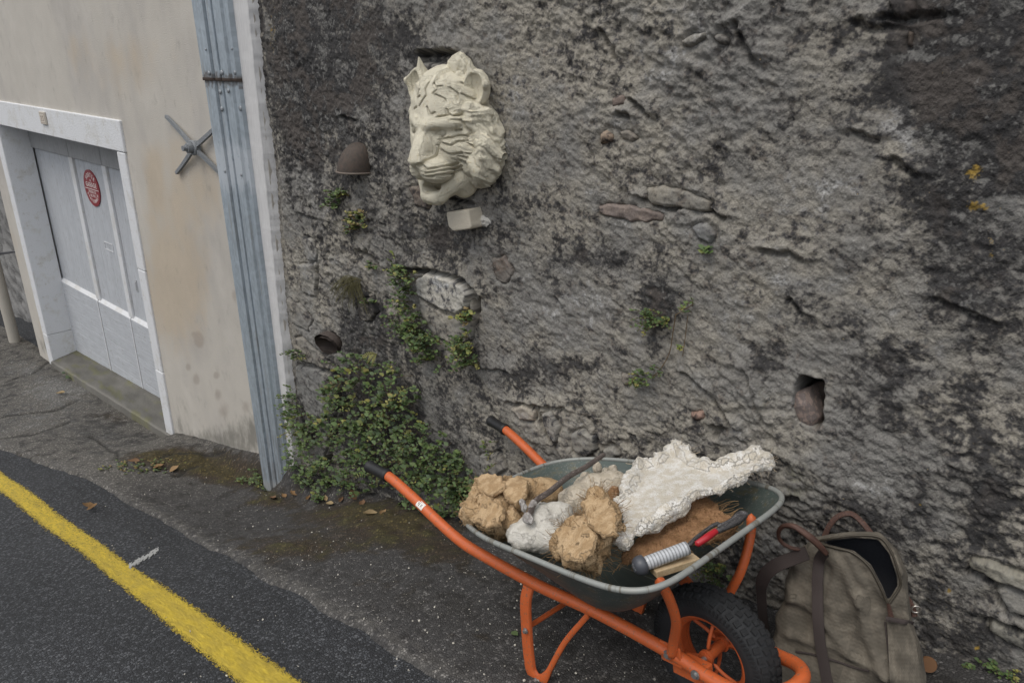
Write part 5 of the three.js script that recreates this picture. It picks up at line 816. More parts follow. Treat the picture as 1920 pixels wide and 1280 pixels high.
{
  const t = loadThing('plaster_lump', 'cream plaster lump with finger-like bumps at the back of the tray', 'plaster lump');
  obj('lump', lump([[1115, 915, 0.345, 0.06, 0.05, 0.055], [1085, 935, 0.34, 0.055, 0.045, 0.05], [1148, 905, 0.35, 0.045, 0.04, 0.045], [1121, 876, 0.36, 0.012, 0.02, 0.014], [1152, 882, 0.355, 0.013, 0.02, 0.013], [1098, 893, 0.35, 0.014, 0.016, 0.014], [1136, 888, 0.355, 0.012, 0.02, 0.012], [1165, 896, 0.345, 0.012, 0.018, 0.014]], 0.014, (d, x, y, z) => d - 0.009 * fbm3(x * 22, y * 22, z * 22, 4, 0.55) - 0.002 * (1 - 2.4 * Math.abs(n3(x * 50, y * 70, z * 50)))), creamMat, t);
  const u = loadThing('plaster_lump', 'smooth off-white plaster lump in the front of the tray beside the near rim', 'plaster lump');
  obj('lump', lump([[1005, 985, 0.335, 0.06, 0.04, 0.045], [975, 1003, 0.325, 0.045, 0.03, 0.03], [1052, 958, 0.35, 0.035, 0.03, 0.03], [1035, 1005, 0.32, 0.055, 0.035, 0.04], [1020, 965, 0.345, 0.05, 0.035, 0.035]], 0.03, (d, x, y, z) => d - 0.012 * fbm3(x * 18, y * 18, z * 18, 4, 0.55) + 0.002 * Math.exp(-Math.pow(n3(x * 30, y * 30, z * 30 + 4) / 0.04, 2))), std({ map: clayMap([0.5, 0.475, 0.42], [0.6, 0.575, 0.52], [0.46, 0.41, 0.34], 6), bumpMap: GRAINB, bumpScale: 0.0015, roughness: 0.85 }), u);
}
{
  const t = loadThing('clay_lump', 'rounded tan clay lump with a tuft of coconut fibre in the middle of the tray', 'clay lump');
  const g = lump([[1100, 995, 0.36, 0.065, 0.045, 0.055], [1080, 1035, 0.335, 0.055, 0.035, 0.045], [1140, 980, 0.365, 0.035, 0.04, 0.04], [1122, 945, 0.385, 0.035, 0.04, 0.035], [1128, 965, 0.37, 0.04, 0.04, 0.04], [1055, 1020, 0.325, 0.03, 0.03, 0.03], [1130, 1030, 0.32, 0.035, 0.03, 0.03], [1150, 975, 0.345, 0.02, 0.025, 0.025], [1105, 1050, 0.31, 0.04, 0.03, 0.03]], 0.016, cracked(22, 0.004, 8), 0.0035);
  obj('lump', g, tanMat, t); const pick = surfPick(g), c = inBarrow(1118, 945, 0.36);
  kind(obj('fibre', fibres(700, 32, (R) => { let q; for (let i = 0; i < 30; i++) { q = pick(R); if (q[0].distanceTo(c) < 0.045 || R() < 0.1) break; } return q; }, 0.026), fibreMat, t), 'stuff');
}
// thick broken plates: outline in the photograph, laid into a plane through three points
function plate(outline, three, thick, detail, h = 0.004) {
  const [A, B, C] = three.map((q) => inBarrow(...q)), n = B.clone().sub(A).cross(C.clone().sub(A)).normalize(); if (n.y < 0) n.negate();
  const e1 = B.clone().sub(A).normalize(), e2 = n.clone().cross(e1), eye = EYE.clone().applyMatrix4(WBI);
  const P = outline.map(([u, v]) => { const d = AX.clone().multiplyScalar(u - 960).addScaledVector(AD, v - 640).addScaledVector(AF, 1280).transformDirection(WBI), t = A.clone().sub(eye).dot(n) / d.dot(n), p = eye.clone().addScaledVector(d, t).sub(A); return [p.dot(e1), p.dot(e2)]; });
  const b = boundsOf(P, 0.03), f = (x, y, z) => { const w = 0.012 * n3(x * 18, y * 18, z * 18), q = sdPoly(P, x + w, y + 0.01 * n3(x * 30, y * 30, 5)), k = Math.abs(z) - thick; return detail(smax(q, k, thick * 0.9), x, y, z, q); };
  const g = nets(f, [b[0], b[2], -thick - 0.04], [b[1], b[3], thick + 0.045], h), m = new THREE.Matrix4().makeBasis(e1, e2, n).setPosition(A); g.applyMatrix4(m); return boxUV(g, 4);
}
{
  const t = loadThing('plaster_mould_shard', 'big white broken plaster mould shard sticking up over the far rim of the tray', 'plaster shard');
  const out = [[1162, 1018], [1152, 950], [1176, 905], [1196, 862], [1222, 868], [1240, 852], [1270, 834], [1300, 858], [1340, 872], [1378, 862], [1420, 850], [1446, 850], [1450, 872], [1416, 886], [1390, 905], [1344, 926], [1312, 932], [1282, 950], [1244, 976], [1200, 1006], [1176, 1030]];
  const det = (d, x, y, z, q) => { const rim = Math.exp(-Math.pow((q + 0.018) / 0.012, 2)); const wx = x + 0.03 * n3(x * 10, y * 10, 3), wy = y + 0.03 * n3(x * 10 + 5, y * 10, 3), up = z > 0 ? 1 : 0, fold = 1 - 2.2 * Math.abs(n3(wx * 9, wy * 9, 1.7)), dent = 0.02 * sst(-0.012, -0.05, q) * up; return d + dent - 0.007 * fold * fold * fold * up - mix(0.008, 0.022, sst(-0.05, -0.008, q)) * fbm3(wx * 10, wy * 10, z * 6, 3, 0.5) - 0.018 * rim * (0.2 + 1.9 * n3(x * 15, y * 15, 2)) * up - 0.006 * sst(-0.03, -0.005, q) * fbm3(x * 60, y * 60, z * 60, 3, 0.6) - 0.0012 * n3(x * 90, y * 90, z * 90); };
  const g = plate(out, [[1168, 1012, 0.335], [1250, 862, 0.39], [1440, 862, 0.40]], 0.013, det, 0.0036); obj('shard', g, whiteMat, t);
  const pick = surfPick(g); kind(obj('fibre', fibres(60, 35, (R) => { let q; for (let i = 0; i < 30; i++) { q = pick(R); if (q[0].x > -0.02 || Math.abs(q[1].y) < 0.3) break; } return q; }, 0.018), std({ color: rgb(0.5, 0.4, 0.28), roughness: 0.9 }), t), 'stuff');
}
{
  const t = loadThing('fibre_mat', 'brown coconut fibre and clay slab lying under the white shard', 'fibre mat');
  const g = plate([[1170, 1050], [1176, 1026], [1240, 978], [1300, 930], [1330, 935], [1352, 965], [1386, 985], [1370, 1010], [1300, 1022], [1240, 1042], [1200, 1058]], [[1180, 1045, 0.28], [1310, 940, 0.325], [1370, 995, 0.29]], 0.011, (d, x, y, z) => d - 0.008 * fbm3(x * 24, y * 24, z * 24, 4, 0.6), 0.004);
  obj('slab', g, brownClay, t); const pick = surfPick(g); kind(obj('fibre', fibres(700, 36, (R) => { const q = pick(R); q[1].y = Math.abs(q[1].y) * 0.25; return q; }, 0.04), std({ color: rgb(0.33, 0.2, 0.09), roughness: 0.9 }), t), 'stuff');
  const b = loadThing('brick_crumb', 'small red-brown crumb of clay between the cream lump and the white shard', 'clay crumb');
  obj('crumb', lump([[1152, 925, 0.345, 0.018, 0.025, 0.02], [1146, 945, 0.33, 0.016, 0.02, 0.02]], 0.01, (d, x, y, z) => d - 0.006 * fbm3(x * 40, y * 40, z * 40, 3)), brownClay, b);
}
{ // broken flat crusts lying on the two tan lumps
  const left = scene.getObjectByName('clay_lump'), mid = scene.getObjectByName('clay_lump_001');
  const flake = (parent, out, three) => obj('flake', plate(out, three, 0.008, (d, x, y, z, q) => d - 0.007 * fbm3(x * 22, y * 22, z * 10, 3, 0.55) - 0.006 * sst(-0.02, 0, q) * fbm3(x * 60, y * 60, z * 60, 2), 0.0036), tanMat, parent);
  flake(left, [[866, 950], [884, 930], [912, 928], [944, 952], [938, 984], [914, 992], [886, 978]], [[868, 950, 0.345], [940, 950, 0.385], [915, 990, 0.345]]);
  flake(left, [[892, 900], [914, 888], [940, 892], [948, 916], [924, 934], [898, 924]], [[892, 905, 0.385], [945, 900, 0.4], [920, 932, 0.375]]);
  flake(left, [[944, 908], [968, 894], [990, 900], [992, 930], [968, 948], [948, 936]], [[944, 910, 0.395], [990, 905, 0.4], [965, 946, 0.38]]);
  flake(mid, [[1040, 1006], [1060, 986], [1096, 984], [1122, 1004], [1112, 1040], [1086, 1058], [1052, 1046]], [[1040, 1010, 0.365], [1120, 1005, 0.405], [1085, 1056, 0.36]]);
  flake(mid, [[1092, 950], [1112, 930], [1140, 936], [1160, 968], [1158, 1004], [1128, 1010], [1104, 984]], [[1095, 950, 0.405], [1155, 970, 0.41], [1128, 1008, 0.385]]);
}
{ // bent iron rod with plaster on its fork
  const t = loadThing('bent_rod', 'rusty bent iron rod with white plaster on its hooked end, lying across the tray', 'iron rod');
  const rustM = std({ map: clayMap([0.085, 0.066, 0.058], [0.15, 0.12, 0.105], [0.34, 0.31, 0.28], 11), roughness: 0.8, bumpMap: GRAINB, bumpScale: 0.002 });
  const pts = [[990, 972, 0.38], [996, 955, 0.388], [1006, 938, 0.394], [1030, 922, 0.402], [1065, 894, 0.41], [1100, 874, 0.415], [1134, 851, 0.42]].map((q) => inBarrow(...q)), g = taperTube(pts, [0.0085, 0.0085, 0.0085, 0.008, 0.008, 0.0075, 0.007], 60, 10);
  { const p = g.attributes.position; for (let i = 0; i < p.count; i++) { const x = p.getX(i), y = p.getY(i), z = p.getZ(i), n = 0.0015 * n3(x * 70, y * 70, z * 70); p.setXYZ(i, x + n, y + n, z - n); } g.computeVertexNormals(); }
  obj('rod', boxUV(g, 6), rustM, t);
  const blob = lump([[988, 968, 0.385, 0.011, 0.014, 0.01], [982, 950, 0.39, 0.009, 0.013, 0.008], [979, 941, 0.394, 0.009, 0.011, 0.008], [996, 950, 0.393, 0.008, 0.012, 0.008], [1000, 943, 0.396, 0.009, 0.011, 0.009], [992, 974, 0.378, 0.013, 0.01, 0.012]], 0.009, (d, x, y, z) => d - 0.003 * fbm3(x * 60, y * 60, z * 60, 3), 0.0026);
  obj('plaster_crust', blob, std({ map: clayMap([0.3, 0.27, 0.25], [0.55, 0.53, 0.5], [0.16, 0.14, 0.13], 12), roughness: 0.9, bumpMap: GRAINB, bumpScale: 0.003 }), t);
}
{ // jar lying on its side, stick and tool in the near corner
  const t = loadThing('striped_jar', 'striped clear jar with grey lid lying in the near corner of the tray', 'jar');
  const a = inBarrow(1196, 1062, 0.312), b = inBarrow(1292, 1026, 0.326), q = new THREE.Quaternion().setFromUnitVectors(new THREE.Vector3(0, 1, 0), b.clone().sub(a).normalize()), L = a.distanceTo(b);
  const lidCv = document.createElement('canvas'); lidCv.width = lidCv.height = 128; { const c = lidCv.getContext('2d'); c.fillStyle = '#4c4e54'; c.fillRect(0, 0, 128, 128); c.fillStyle = '#9a9ca0'; c.font = 'bold 30px sans-serif'; c.textAlign = 'center'; c.save(); c.translate(64, 64); c.rotate(0.35); c.fillText('080', 0, -6); c.fillText('GSB', 0, 26); c.restore(); }
  const lt = new THREE.CanvasTexture(lidCv); lt.colorSpace = THREE.SRGBColorSpace;
  const stripe = tex(256, 128, (i, j, o) => { const s = sst(-0.7, 0.0, Math.sin(j / 128 * 6.2832 * 15 + 0.3 * n2(i / 40, j / 9))), n = fbm(i / 12, j / 12, 3); const k = mix(0.27, 0.52, s) * (1 + 0.2 * n); o[0] = k * 0.98; o[1] = k; o[2] = k * 1.03; });
  const put = (g) => g.applyQuaternion(q).translate(a.x, a.y, a.z);
  obj('body', put(new THREE.LatheGeometry([[0.014, 0.012], ...Array.from({ length: 18 }, (_, i) => [0.0168 - (i === 0 ? 0.002 : 0), mix(0.02, L - 0.004, i / 17)]), [0.0001, L]].map((p) => new THREE.Vector2(...p)), 36)), std({ map: stripe, roughness: 0.15 }), t);
  const lid = new THREE.LatheGeometry([[0.0001, -0.012], [0.011, -0.011], [0.018, -0.007], [0.0225, 0], [0.024, 0.008], [0.023, 0.017], [0.018, 0.02]].map((p) => new THREE.Vector2(...p)), 36); { const p = lid.attributes.position, uv = lid.attributes.uv; for (let i = 0; i < p.count; i++) uv.setXY(i, 0.5 + p.getX(i) / 0.05, 0.5 + p.getZ(i) / 0.05); }
  obj('lid', put(lid), std({ map: lt, roughness: 0.4 }), t);
  const s = loadThing('wood_offcut', 'pale wooden offcut lying under the striped jar against the near rim', 'wood offcut'), c = inBarrow(1225, 1074, 0.288), d = inBarrow(1306, 1040, 0.3), w = c.distanceTo(d), g = new RoundedBoxGeometry(w, 0.018, 0.035, 2, 0.003);
  g.rotateY(-Math.atan2(d.z - c.z, d.x - c.x)); g.translate((c.x + d.x) / 2, (c.y + d.y) / 2 - 0.004, (c.z + d.z) / 2); obj('wood', boxUV(g, 4), std({ map: clayMap([0.42, 0.3, 0.17], [0.52, 0.4, 0.25], [0.35, 0.24, 0.13], 9), roughness: 0.8 }), s);
  const k = loadThing('pincers', 'pincers with red plastic sleeve and plaster-spattered dark jaws at the front of the tray', 'pincers');
  const P = (u, v, y) => inBarrow(u, v, y), red = std({ color: rgb(0.42, 0.02, 0.03), roughness: 0.35 }), dark = std({ map: clayMap([0.05, 0.048, 0.05], [0.1, 0.095, 0.095], [0.4, 0.38, 0.36], 14), roughness: 0.5, metalness: 0.3 });
  obj('red_handle', taperTube([P(1304, 1022, 0.318), P(1322, 1010, 0.326), P(1345, 994, 0.33)], [0.008, 0.0095, 0.0075], 16, 12), red, k);
  obj('dark_handle', taperTube([P(1290, 1024, 0.318), P(1315, 1001, 0.322), P(1338, 985, 0.326), P(1352, 980, 0.326)], [0.006, 0.006, 0.005, 0.006], 16, 10), dark, k);
  obj('jaws', [taperTube([P(1340, 998, 0.326), P(1362, 988, 0.327), P(1384, 976, 0.328), P(1400, 964, 0.33)], [0.007, 0.008, 0.01, 0.008], 16, 10), taperTube([P(1345, 988, 0.327), P(1372, 976, 0.33), P(1392, 962, 0.336), P(1404, 966, 0.332)], [0.006, 0.006, 0.008, 0.007], 16, 10)].map((x) => boxUV(x, 8)), dark, k);
}
// ================================================================ canvas backpack standing open against the wall
{
  const W = (u, v, z) => onWall(u, v, z), B = thing('backpack', 'worn olive canvas backpack with brown straps, standing open against the wall beside the wheelbarrow', 'backpack', [-0.15, 0, 0.2]);
  const off = new THREE.Vector3(-0.15, 0, 0.2), P = (u, v, z) => W(u, v, z).sub(off);
  const yb = -0.075;                                      // bottom of the bag, on the ground
  // wrinkles are folds of the canvas: curved ridges read off the photograph
  const fold = (pts, w, h) => ({ p: pts.map(([u, v]) => P(u, v, 0.3)), w, h });
  const folds = [fold([[1560, 1065], [1590, 1110], [1610, 1150], [1622, 1200], [1660, 1262]], 0.016, 0.011), fold([[1580, 1060], [1620, 1120], [1608, 1140]], 0.012, 0.009), fold([[1600, 1050], [1632, 1110], [1660, 1150]], 0.012, 0.007), fold([[1480, 1130], [1520, 1150], [1600, 1230], [1668, 1262]], 0.012, 0.006), fold([[1470, 1135], [1490, 1128], [1530, 1140]], 0.010, 0.005), fold([[1640, 1170], [1660, 1240], [1672, 1280]], 0.012, 0.006), fold([[1480, 1190], [1560, 1210], [1640, 1262]], 0.014, 0.006), fold([[1545, 1050], [1556, 1090], [1550, 1140]], 0.012, 0.006)];
  const wrinkle = (x, y) => { let s = 0; for (const f of folds) { let d = 9; for (let i = 1; i < f.p.length; i++) { const a = f.p[i - 1], b = f.p[i], ex = b.x - a.x, ey = b.y - a.y, t = clamp(((x - a.x) * ex + (y - a.y) * ey) / (ex * ex + ey * ey)); d = Math.min(d, Math.hypot(a.x + ex * t - x, a.y + ey * t - y)); } s += 1.5 * f.h * Math.exp(-(d * d) / (f.w * f.w)); } return s; };
  const outer = (x, y, z) => {
    const t = clamp((y - yb) / 0.5), cx = mix(0.0, -0.03, t), hw = mix(0.19, 0.17, t), cz = mix(0.02, -0.055, t), hz = mix(0.12, 0.085, t);
    const qx = Math.abs(x - cx) - hw + 0.05, qz = Math.abs(z - cz) - hz + 0.05, qy = Math.abs(y - (yb + 0.26)) - 0.26 + 0.045;
    let d = Math.min(Math.max(qx, qy, qz), 0) + Math.hypot(Math.max(qx, 0), Math.max(qy, 0), Math.max(qz, 0)) - 0.047;
    return d;
  };
  const cloth = (x, y, z) => { const front = sst(-0.02, 0.05, z); return shape(x, y, z) - front * wrinkle(x, y) - 0.015 * fbm3(x * 11, y * 11, z * 11, 3, 0.45) - 0.004 * (1 - 2.2 * Math.abs(n3(x * 16 + y * 9, y * 12 - x * 8, z * 14))) - 0.0015 * n3(x * 60, y * 40, z * 60); };
  const flat = (x, y, z) => { const X = x + off.x - EYE.x, Y = y - EYE.y, Z = z + off.z - EYE.z, t = (0.2 - EYE.z) / Z; return [EYE.x + X * t, EYE.y + Y * t]; };
  const sil = [[1455, 1300], [1452, 1200], [1466, 1130], [1478, 1062], [1500, 1036], [1530, 1014], [1562, 1005], [1600, 1000], [1650, 1003], [1678, 1032], [1694, 1075], [1700, 1115], [1708, 1165], [1722, 1200], [1732, 1260], [1740, 1400], [1440, 1400]].map(([u, v]) => { const p = W(u, v, 0.2); return [p.x, p.y]; });
  const open = [[1540, 1017], [1562, 1012], [1600, 1008], [1646, 1011], [1668, 1038], [1682, 1080], [1683, 1098], [1666, 1126], [1656, 1100], [1634, 1058], [1602, 1032], [1568, 1024]].map(([u, v]) => { const p = W(u, v, 0.2); return [p.x, p.y]; });
  const shape = (x, y, z) => { const [X, Y] = flat(x, y, z); return smax(outer(x, y, z), sdPoly(sil, X, Y), 0.012); };
  const mouth = (x, y, z) => { const [X, Y] = flat(x, y, z); return Math.max(sdPoly(open, X, Y), -(z + 0.04 + 0.03 * n3(x * 30, y * 30, 2))); };
  const bagF = (x, y, z) => { const o = cloth(x, y, z); let inner = shape(x, y, z) + 0.014; inner = smax(inner, yb + 0.2 - y, 0.02); return smax(o, -smin(inner, mouth(x, y, z), 0.006), 0.003); };
  const g = nets(bagF, [-0.2, yb - 0.02, -0.2], [0.2, 0.46, 0.2], 0.0048);
  const weave = bumpTex(256, 256, (i, j) => 0.5 + 0.25 * Math.sin(i * 0.8) * ((j >> 2) & 1 ? 1 : -1) + 0.25 * Math.sin(j * 0.8));
  const canvasTex = tex(512, 512, (i, j, o) => { const l = fbm(i / 80, j / 80, 4, 0.6), m = fbm(i / 14, j / 14, 3, 0.6), t = sst(-0.4, 0.5, l + 0.3 * m); o[0] = mix(0.1, 0.145, t); o[1] = mix(0.087, 0.125, t); o[2] = mix(0.068, 0.097, t); const w = sst(0.4, 0.7, l - 0.4 * m); o[0] = mix(o[0], 0.23, w * 0.4); o[1] = mix(o[1], 0.205, w * 0.4); o[2] = mix(o[2], 0.16, w * 0.4); });
  const canvasM = std({ map: canvasTex, bumpMap: weave, bumpScale: 0.0005, roughness: 0.92 });
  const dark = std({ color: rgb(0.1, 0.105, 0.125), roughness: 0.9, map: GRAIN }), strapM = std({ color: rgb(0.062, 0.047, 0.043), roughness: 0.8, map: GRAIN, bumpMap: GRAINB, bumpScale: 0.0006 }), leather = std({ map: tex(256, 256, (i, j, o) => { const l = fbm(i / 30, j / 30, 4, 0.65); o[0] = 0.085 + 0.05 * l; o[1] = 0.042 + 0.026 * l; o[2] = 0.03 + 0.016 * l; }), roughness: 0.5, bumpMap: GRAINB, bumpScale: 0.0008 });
  { // faces that lie inside the mouth are the dark lining
    const p = g.attributes.position, I = g.index.array, A = [], L = [];
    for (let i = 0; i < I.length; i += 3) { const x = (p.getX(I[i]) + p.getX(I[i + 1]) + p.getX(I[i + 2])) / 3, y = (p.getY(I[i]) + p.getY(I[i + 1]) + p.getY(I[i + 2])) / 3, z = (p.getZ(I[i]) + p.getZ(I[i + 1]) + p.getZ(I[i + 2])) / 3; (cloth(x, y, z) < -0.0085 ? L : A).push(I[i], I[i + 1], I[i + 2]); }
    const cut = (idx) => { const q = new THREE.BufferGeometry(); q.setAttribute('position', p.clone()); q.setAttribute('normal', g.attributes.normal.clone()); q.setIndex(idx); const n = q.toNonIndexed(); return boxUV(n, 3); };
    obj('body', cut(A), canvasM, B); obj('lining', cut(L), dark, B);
  }
  const zipM = std({ color: rgb(0.06, 0.05, 0.036), metalness: 0.3, roughness: 0.45 });
  const onBag = (u, v, lift = 0.002) => { // first point of the sight line on the canvas
    const d = AX.clone().multiplyScalar(u - 960).addScaledVector(AD, v - 640).addScaledVector(AF, 1280).normalize(), q = new THREE.Vector3(); let t = 0.8;
    for (let i = 0; i < 90; i++) { q.copy(EYE).addScaledVector(d, t).sub(off); const f = bagF(q.x, q.y, q.z); if (f < 0.0008 || t > 2.4) break; t += Math.max(0.0006, f * 0.6); }
    return q.copy(EYE).addScaledVector(d, t - lift).sub(off);
  };
  const towards = new THREE.Vector3(0.1, 0.55, 0.85);
  obj('zip', tube([onBag(1540, 1020), onBag(1566, 1027), onBag(1599, 1036), onBag(1630, 1062), onBag(1652, 1102), onBag(1664, 1130)], 0.0034, 60, 8), zipM, B);
  obj('zip_edge', tube([onBag(1538, 1013), onBag(1562, 1009), onBag(1600, 1004), onBag(1649, 1007), onBag(1672, 1035), onBag(1687, 1080), onBag(1688, 1100), onBag(1668, 1131)], 0.003, 80, 8), zipM, B);
  obj('zip_pull', ribbon([onBag(1666, 1132, 0.008), onBag(1669, 1144, 0.01), onBag(1672, 1160, 0.012)], (u) => mix(0.007, 0.013, u), [0.1, 0.5, 0.85], 0.003, 12), leather, B);
  // hanging webbing straps
  obj('strap', ribbon([P(1546, 1034, 0.29), onBag(1536, 1052, 0.012), onBag(1533, 1085, 0.012), onBag(1533, 1111, 0.01), onBag(1534, 1160, 0.008), onBag(1538, 1205, 0.006), onBag(1546, 1250, 0.006), onBag(1556, 1300, 0.006)], 0.027, [-0.05, 0.5, 0.87], 0.0035, 60), strapM, B);
  obj('strap', ribbon([P(1514, 1036, 0.285), P(1488, 1046, 0.285), P(1455, 1060, 0.29), P(1436, 1076, 0.29), P(1428, 1096, 0.28), P(1428, 1116, 0.26), P(1430, 1150, 0.24), P(1434, 1185, 0.22)], (u) => mix(0.034, 0.026, sst(0.4, 0.6, u)), [-0.25, 0.45, 0.85], 0.0035, 60, (u) => new THREE.Vector3(0.1, mix(0.75, 0.25, u), 0.75)), strapM, B);
  // leather carrying handles
  obj('handle', taperTube([P(1552, 1040, 0.3), P(1532, 1018, 0.315), P(1510, 1000, 0.325), P(1490, 987, 0.325), P(1470, 986, 0.315), P(1460, 1000, 0.3), P(1466, 1016, 0.29), P(1482, 1026, 0.285), P(1502, 1030, 0.28)], [0.006, 0.0085, 0.009, 0.0075, 0.006, 0.0055, 0.005, 0.005, 0.005], 70, 12), leather, B);
  obj('handle', ribbon([P(1546, 1006, 0.12), P(1556, 985, 0.11), P(1572, 968, 0.1), P(1596, 963, 0.095), P(1616, 978, 0.1), P(1630, 995, 0.11), P(1638, 1006, 0.12)], 0.014, [0, 0.5, 1], 0.006, 50, () => new THREE.Vector3(0.1, 0.75, 0.5)), leather, B);
  // side pocket with brown binding, front pocket zip slit, buckle strap and leather tab
  const pocket = grid(22, 30, (u, v) => { const a = onBag(mix(mix(1664, 1670, v), mix(1712, 1733, v), u), mix(1163, 1300, v) + u * 6 * (1 - v), 0.010 + 0.006 * Math.sin(Math.PI * u)); return [a.x, a.y, a.z, u * 0.5, v * 0.5]; }, true);
  obj('side_pocket', pocket, canvasM, B);
  obj('pocket_binding', ribbon([onBag(1662, 1160, 0.02), onBag(1680, 1163, 0.022), onBag(1697, 1166, 0.02), onBag(1712, 1169, 0.016)], 0.011, [0.3, 0.4, 0.85], 0.004, 20), strapM, B);
  obj('pocket_zip', ribbon([onBag(1492, 1221, 0.003), onBag(1530, 1228, 0.003), onBag(1570, 1240, 0.003), onBag(1605, 1252, 0.003), onBag(1630, 1258, 0.003)], 0.005, [0, 0.4, 0.9], 0.003, 40), strapM, B);
  obj('seam', tube([onBag(1660, 1166, 0.002), onBag(1664, 1200, 0.002), onBag(1668, 1240, 0.002), onBag(1672, 1290, 0.002)], 0.0018, 30, 6), strapM, B);
  obj('buckle_strap', ribbon([P(1690, 1110, 0.14), P(1702, 1122, 0.15), P(1712, 1140, 0.16), P(1716, 1156, 0.165)], 0.014, [0.6, 0.4, 0.7], 0.004, 20), leather, B);
  obj('buckle', new THREE.TorusGeometry(0.010, 0.0022, 8, 20).rotateY(0.5).translate(...P(1718, 1142, 0.165).toArray()), std({ color: rgb(0.6, 0.55, 0.5), metalness: 0.9, roughness: 0.3 }), B);
  obj('leather_tab', new THREE.CylinderGeometry(0.019, 0.021, 0.006, 24).rotateX(1.2).rotateZ(-0.5).translate(...P(1741, 1246, 0.11).toArray()), std({ color: rgb(0.2, 0.1, 0.045), roughness: 0.6, map: GRAIN }), B);
}
// ================================================================ plants in the wall joints, litter and grit
const leafShape = (() => { // a small pointed leaf folded along its midrib, 1 long
  const P = [[0, 0, 0], [0.28, 0.0, 0.3], [0.62, -0.02, 0.27], [1, -0.1, 0], [0.28, 0.0, -0.3], [0.62, -0.02, -0.27], [0.35, -0.07, 0], [0.68, -0.08, 0]];
  const I = [0, 6, 1, 1, 6, 2, 6, 7, 2, 2, 7, 3, 0, 4, 6, 4, 5, 6, 6, 5, 7, 5, 3, 7]; return { P, I };
})();
class Leaves {
  constructor(seed) { this.pos = []; this.col = []; this.ind = []; this.R = rng(seed); this.stems = []; }
  leaf(p, dir, up, size, c, wide = 1) {
    const d = dir.clone().normalize(), s = d.clone().cross(up).normalize(), n = s.clone().cross(d), b = this.pos.length / 3, R = this.R, k = 0.8 + 0.4 * R();
    for (const [x, y, z] of leafShape.P) { const yy = y * (0.5 + R() * 0.2) + 0.1 * x * (1 - x); this.pos.push(p.x + size * (d.x * x + n.x * yy + s.x * z * wide), p.y + size * (d.y * x + n.y * yy + s.y * z * wide), p.z + size * (d.z * x + n.z * yy + s.z * z * wide)); this.col.push(c[0] * k, c[1] * k, c[2] * k); }
    for (const i of leafShape.I) this.ind.push(b + i);
  }
  stem(pts, r) { this.stems.push(new THREE.TubeGeometry(new THREE.CatmullRomCurve3(pts), 6, r, 4)); }
  geo(o) { const g = new THREE.BufferGeometry(); const q = new Float32Array(this.pos); for (let i = 0; i < q.length; i += 3) { q[i] -= o.x; q[i + 1] -= o.y; q[i + 2] -= o.z; } g.setAttribute('position', new THREE.BufferAttribute(q, 3)); g.setAttribute('color', new THREE.Float32BufferAttribute(this.col, 3)); g.setIndex(this.ind); g.computeVertexNormals(); return g; }
}
const leafMat = new THREE.MeshPhysicalMaterial({ vertexColors: true, roughness: 0.6, transmission: 0.0, side: THREE.DoubleSide });
const stemMat = std({ color: rgb(0.13, 0.09, 0.05), roughness: 0.8 });
const GREENS = [[0.07, 0.115, 0.034], [0.09, 0.145, 0.042], [0.06, 0.095, 0.04], [0.115, 0.165, 0.046]], YEL = [[0.2, 0.22, 0.05], [0.24, 0.22, 0.06], [0.14, 0.17, 0.04]], DRY = [[0.2, 0.15, 0.05], [0.25, 0.18, 0.07]];
let plantSeed = 100;
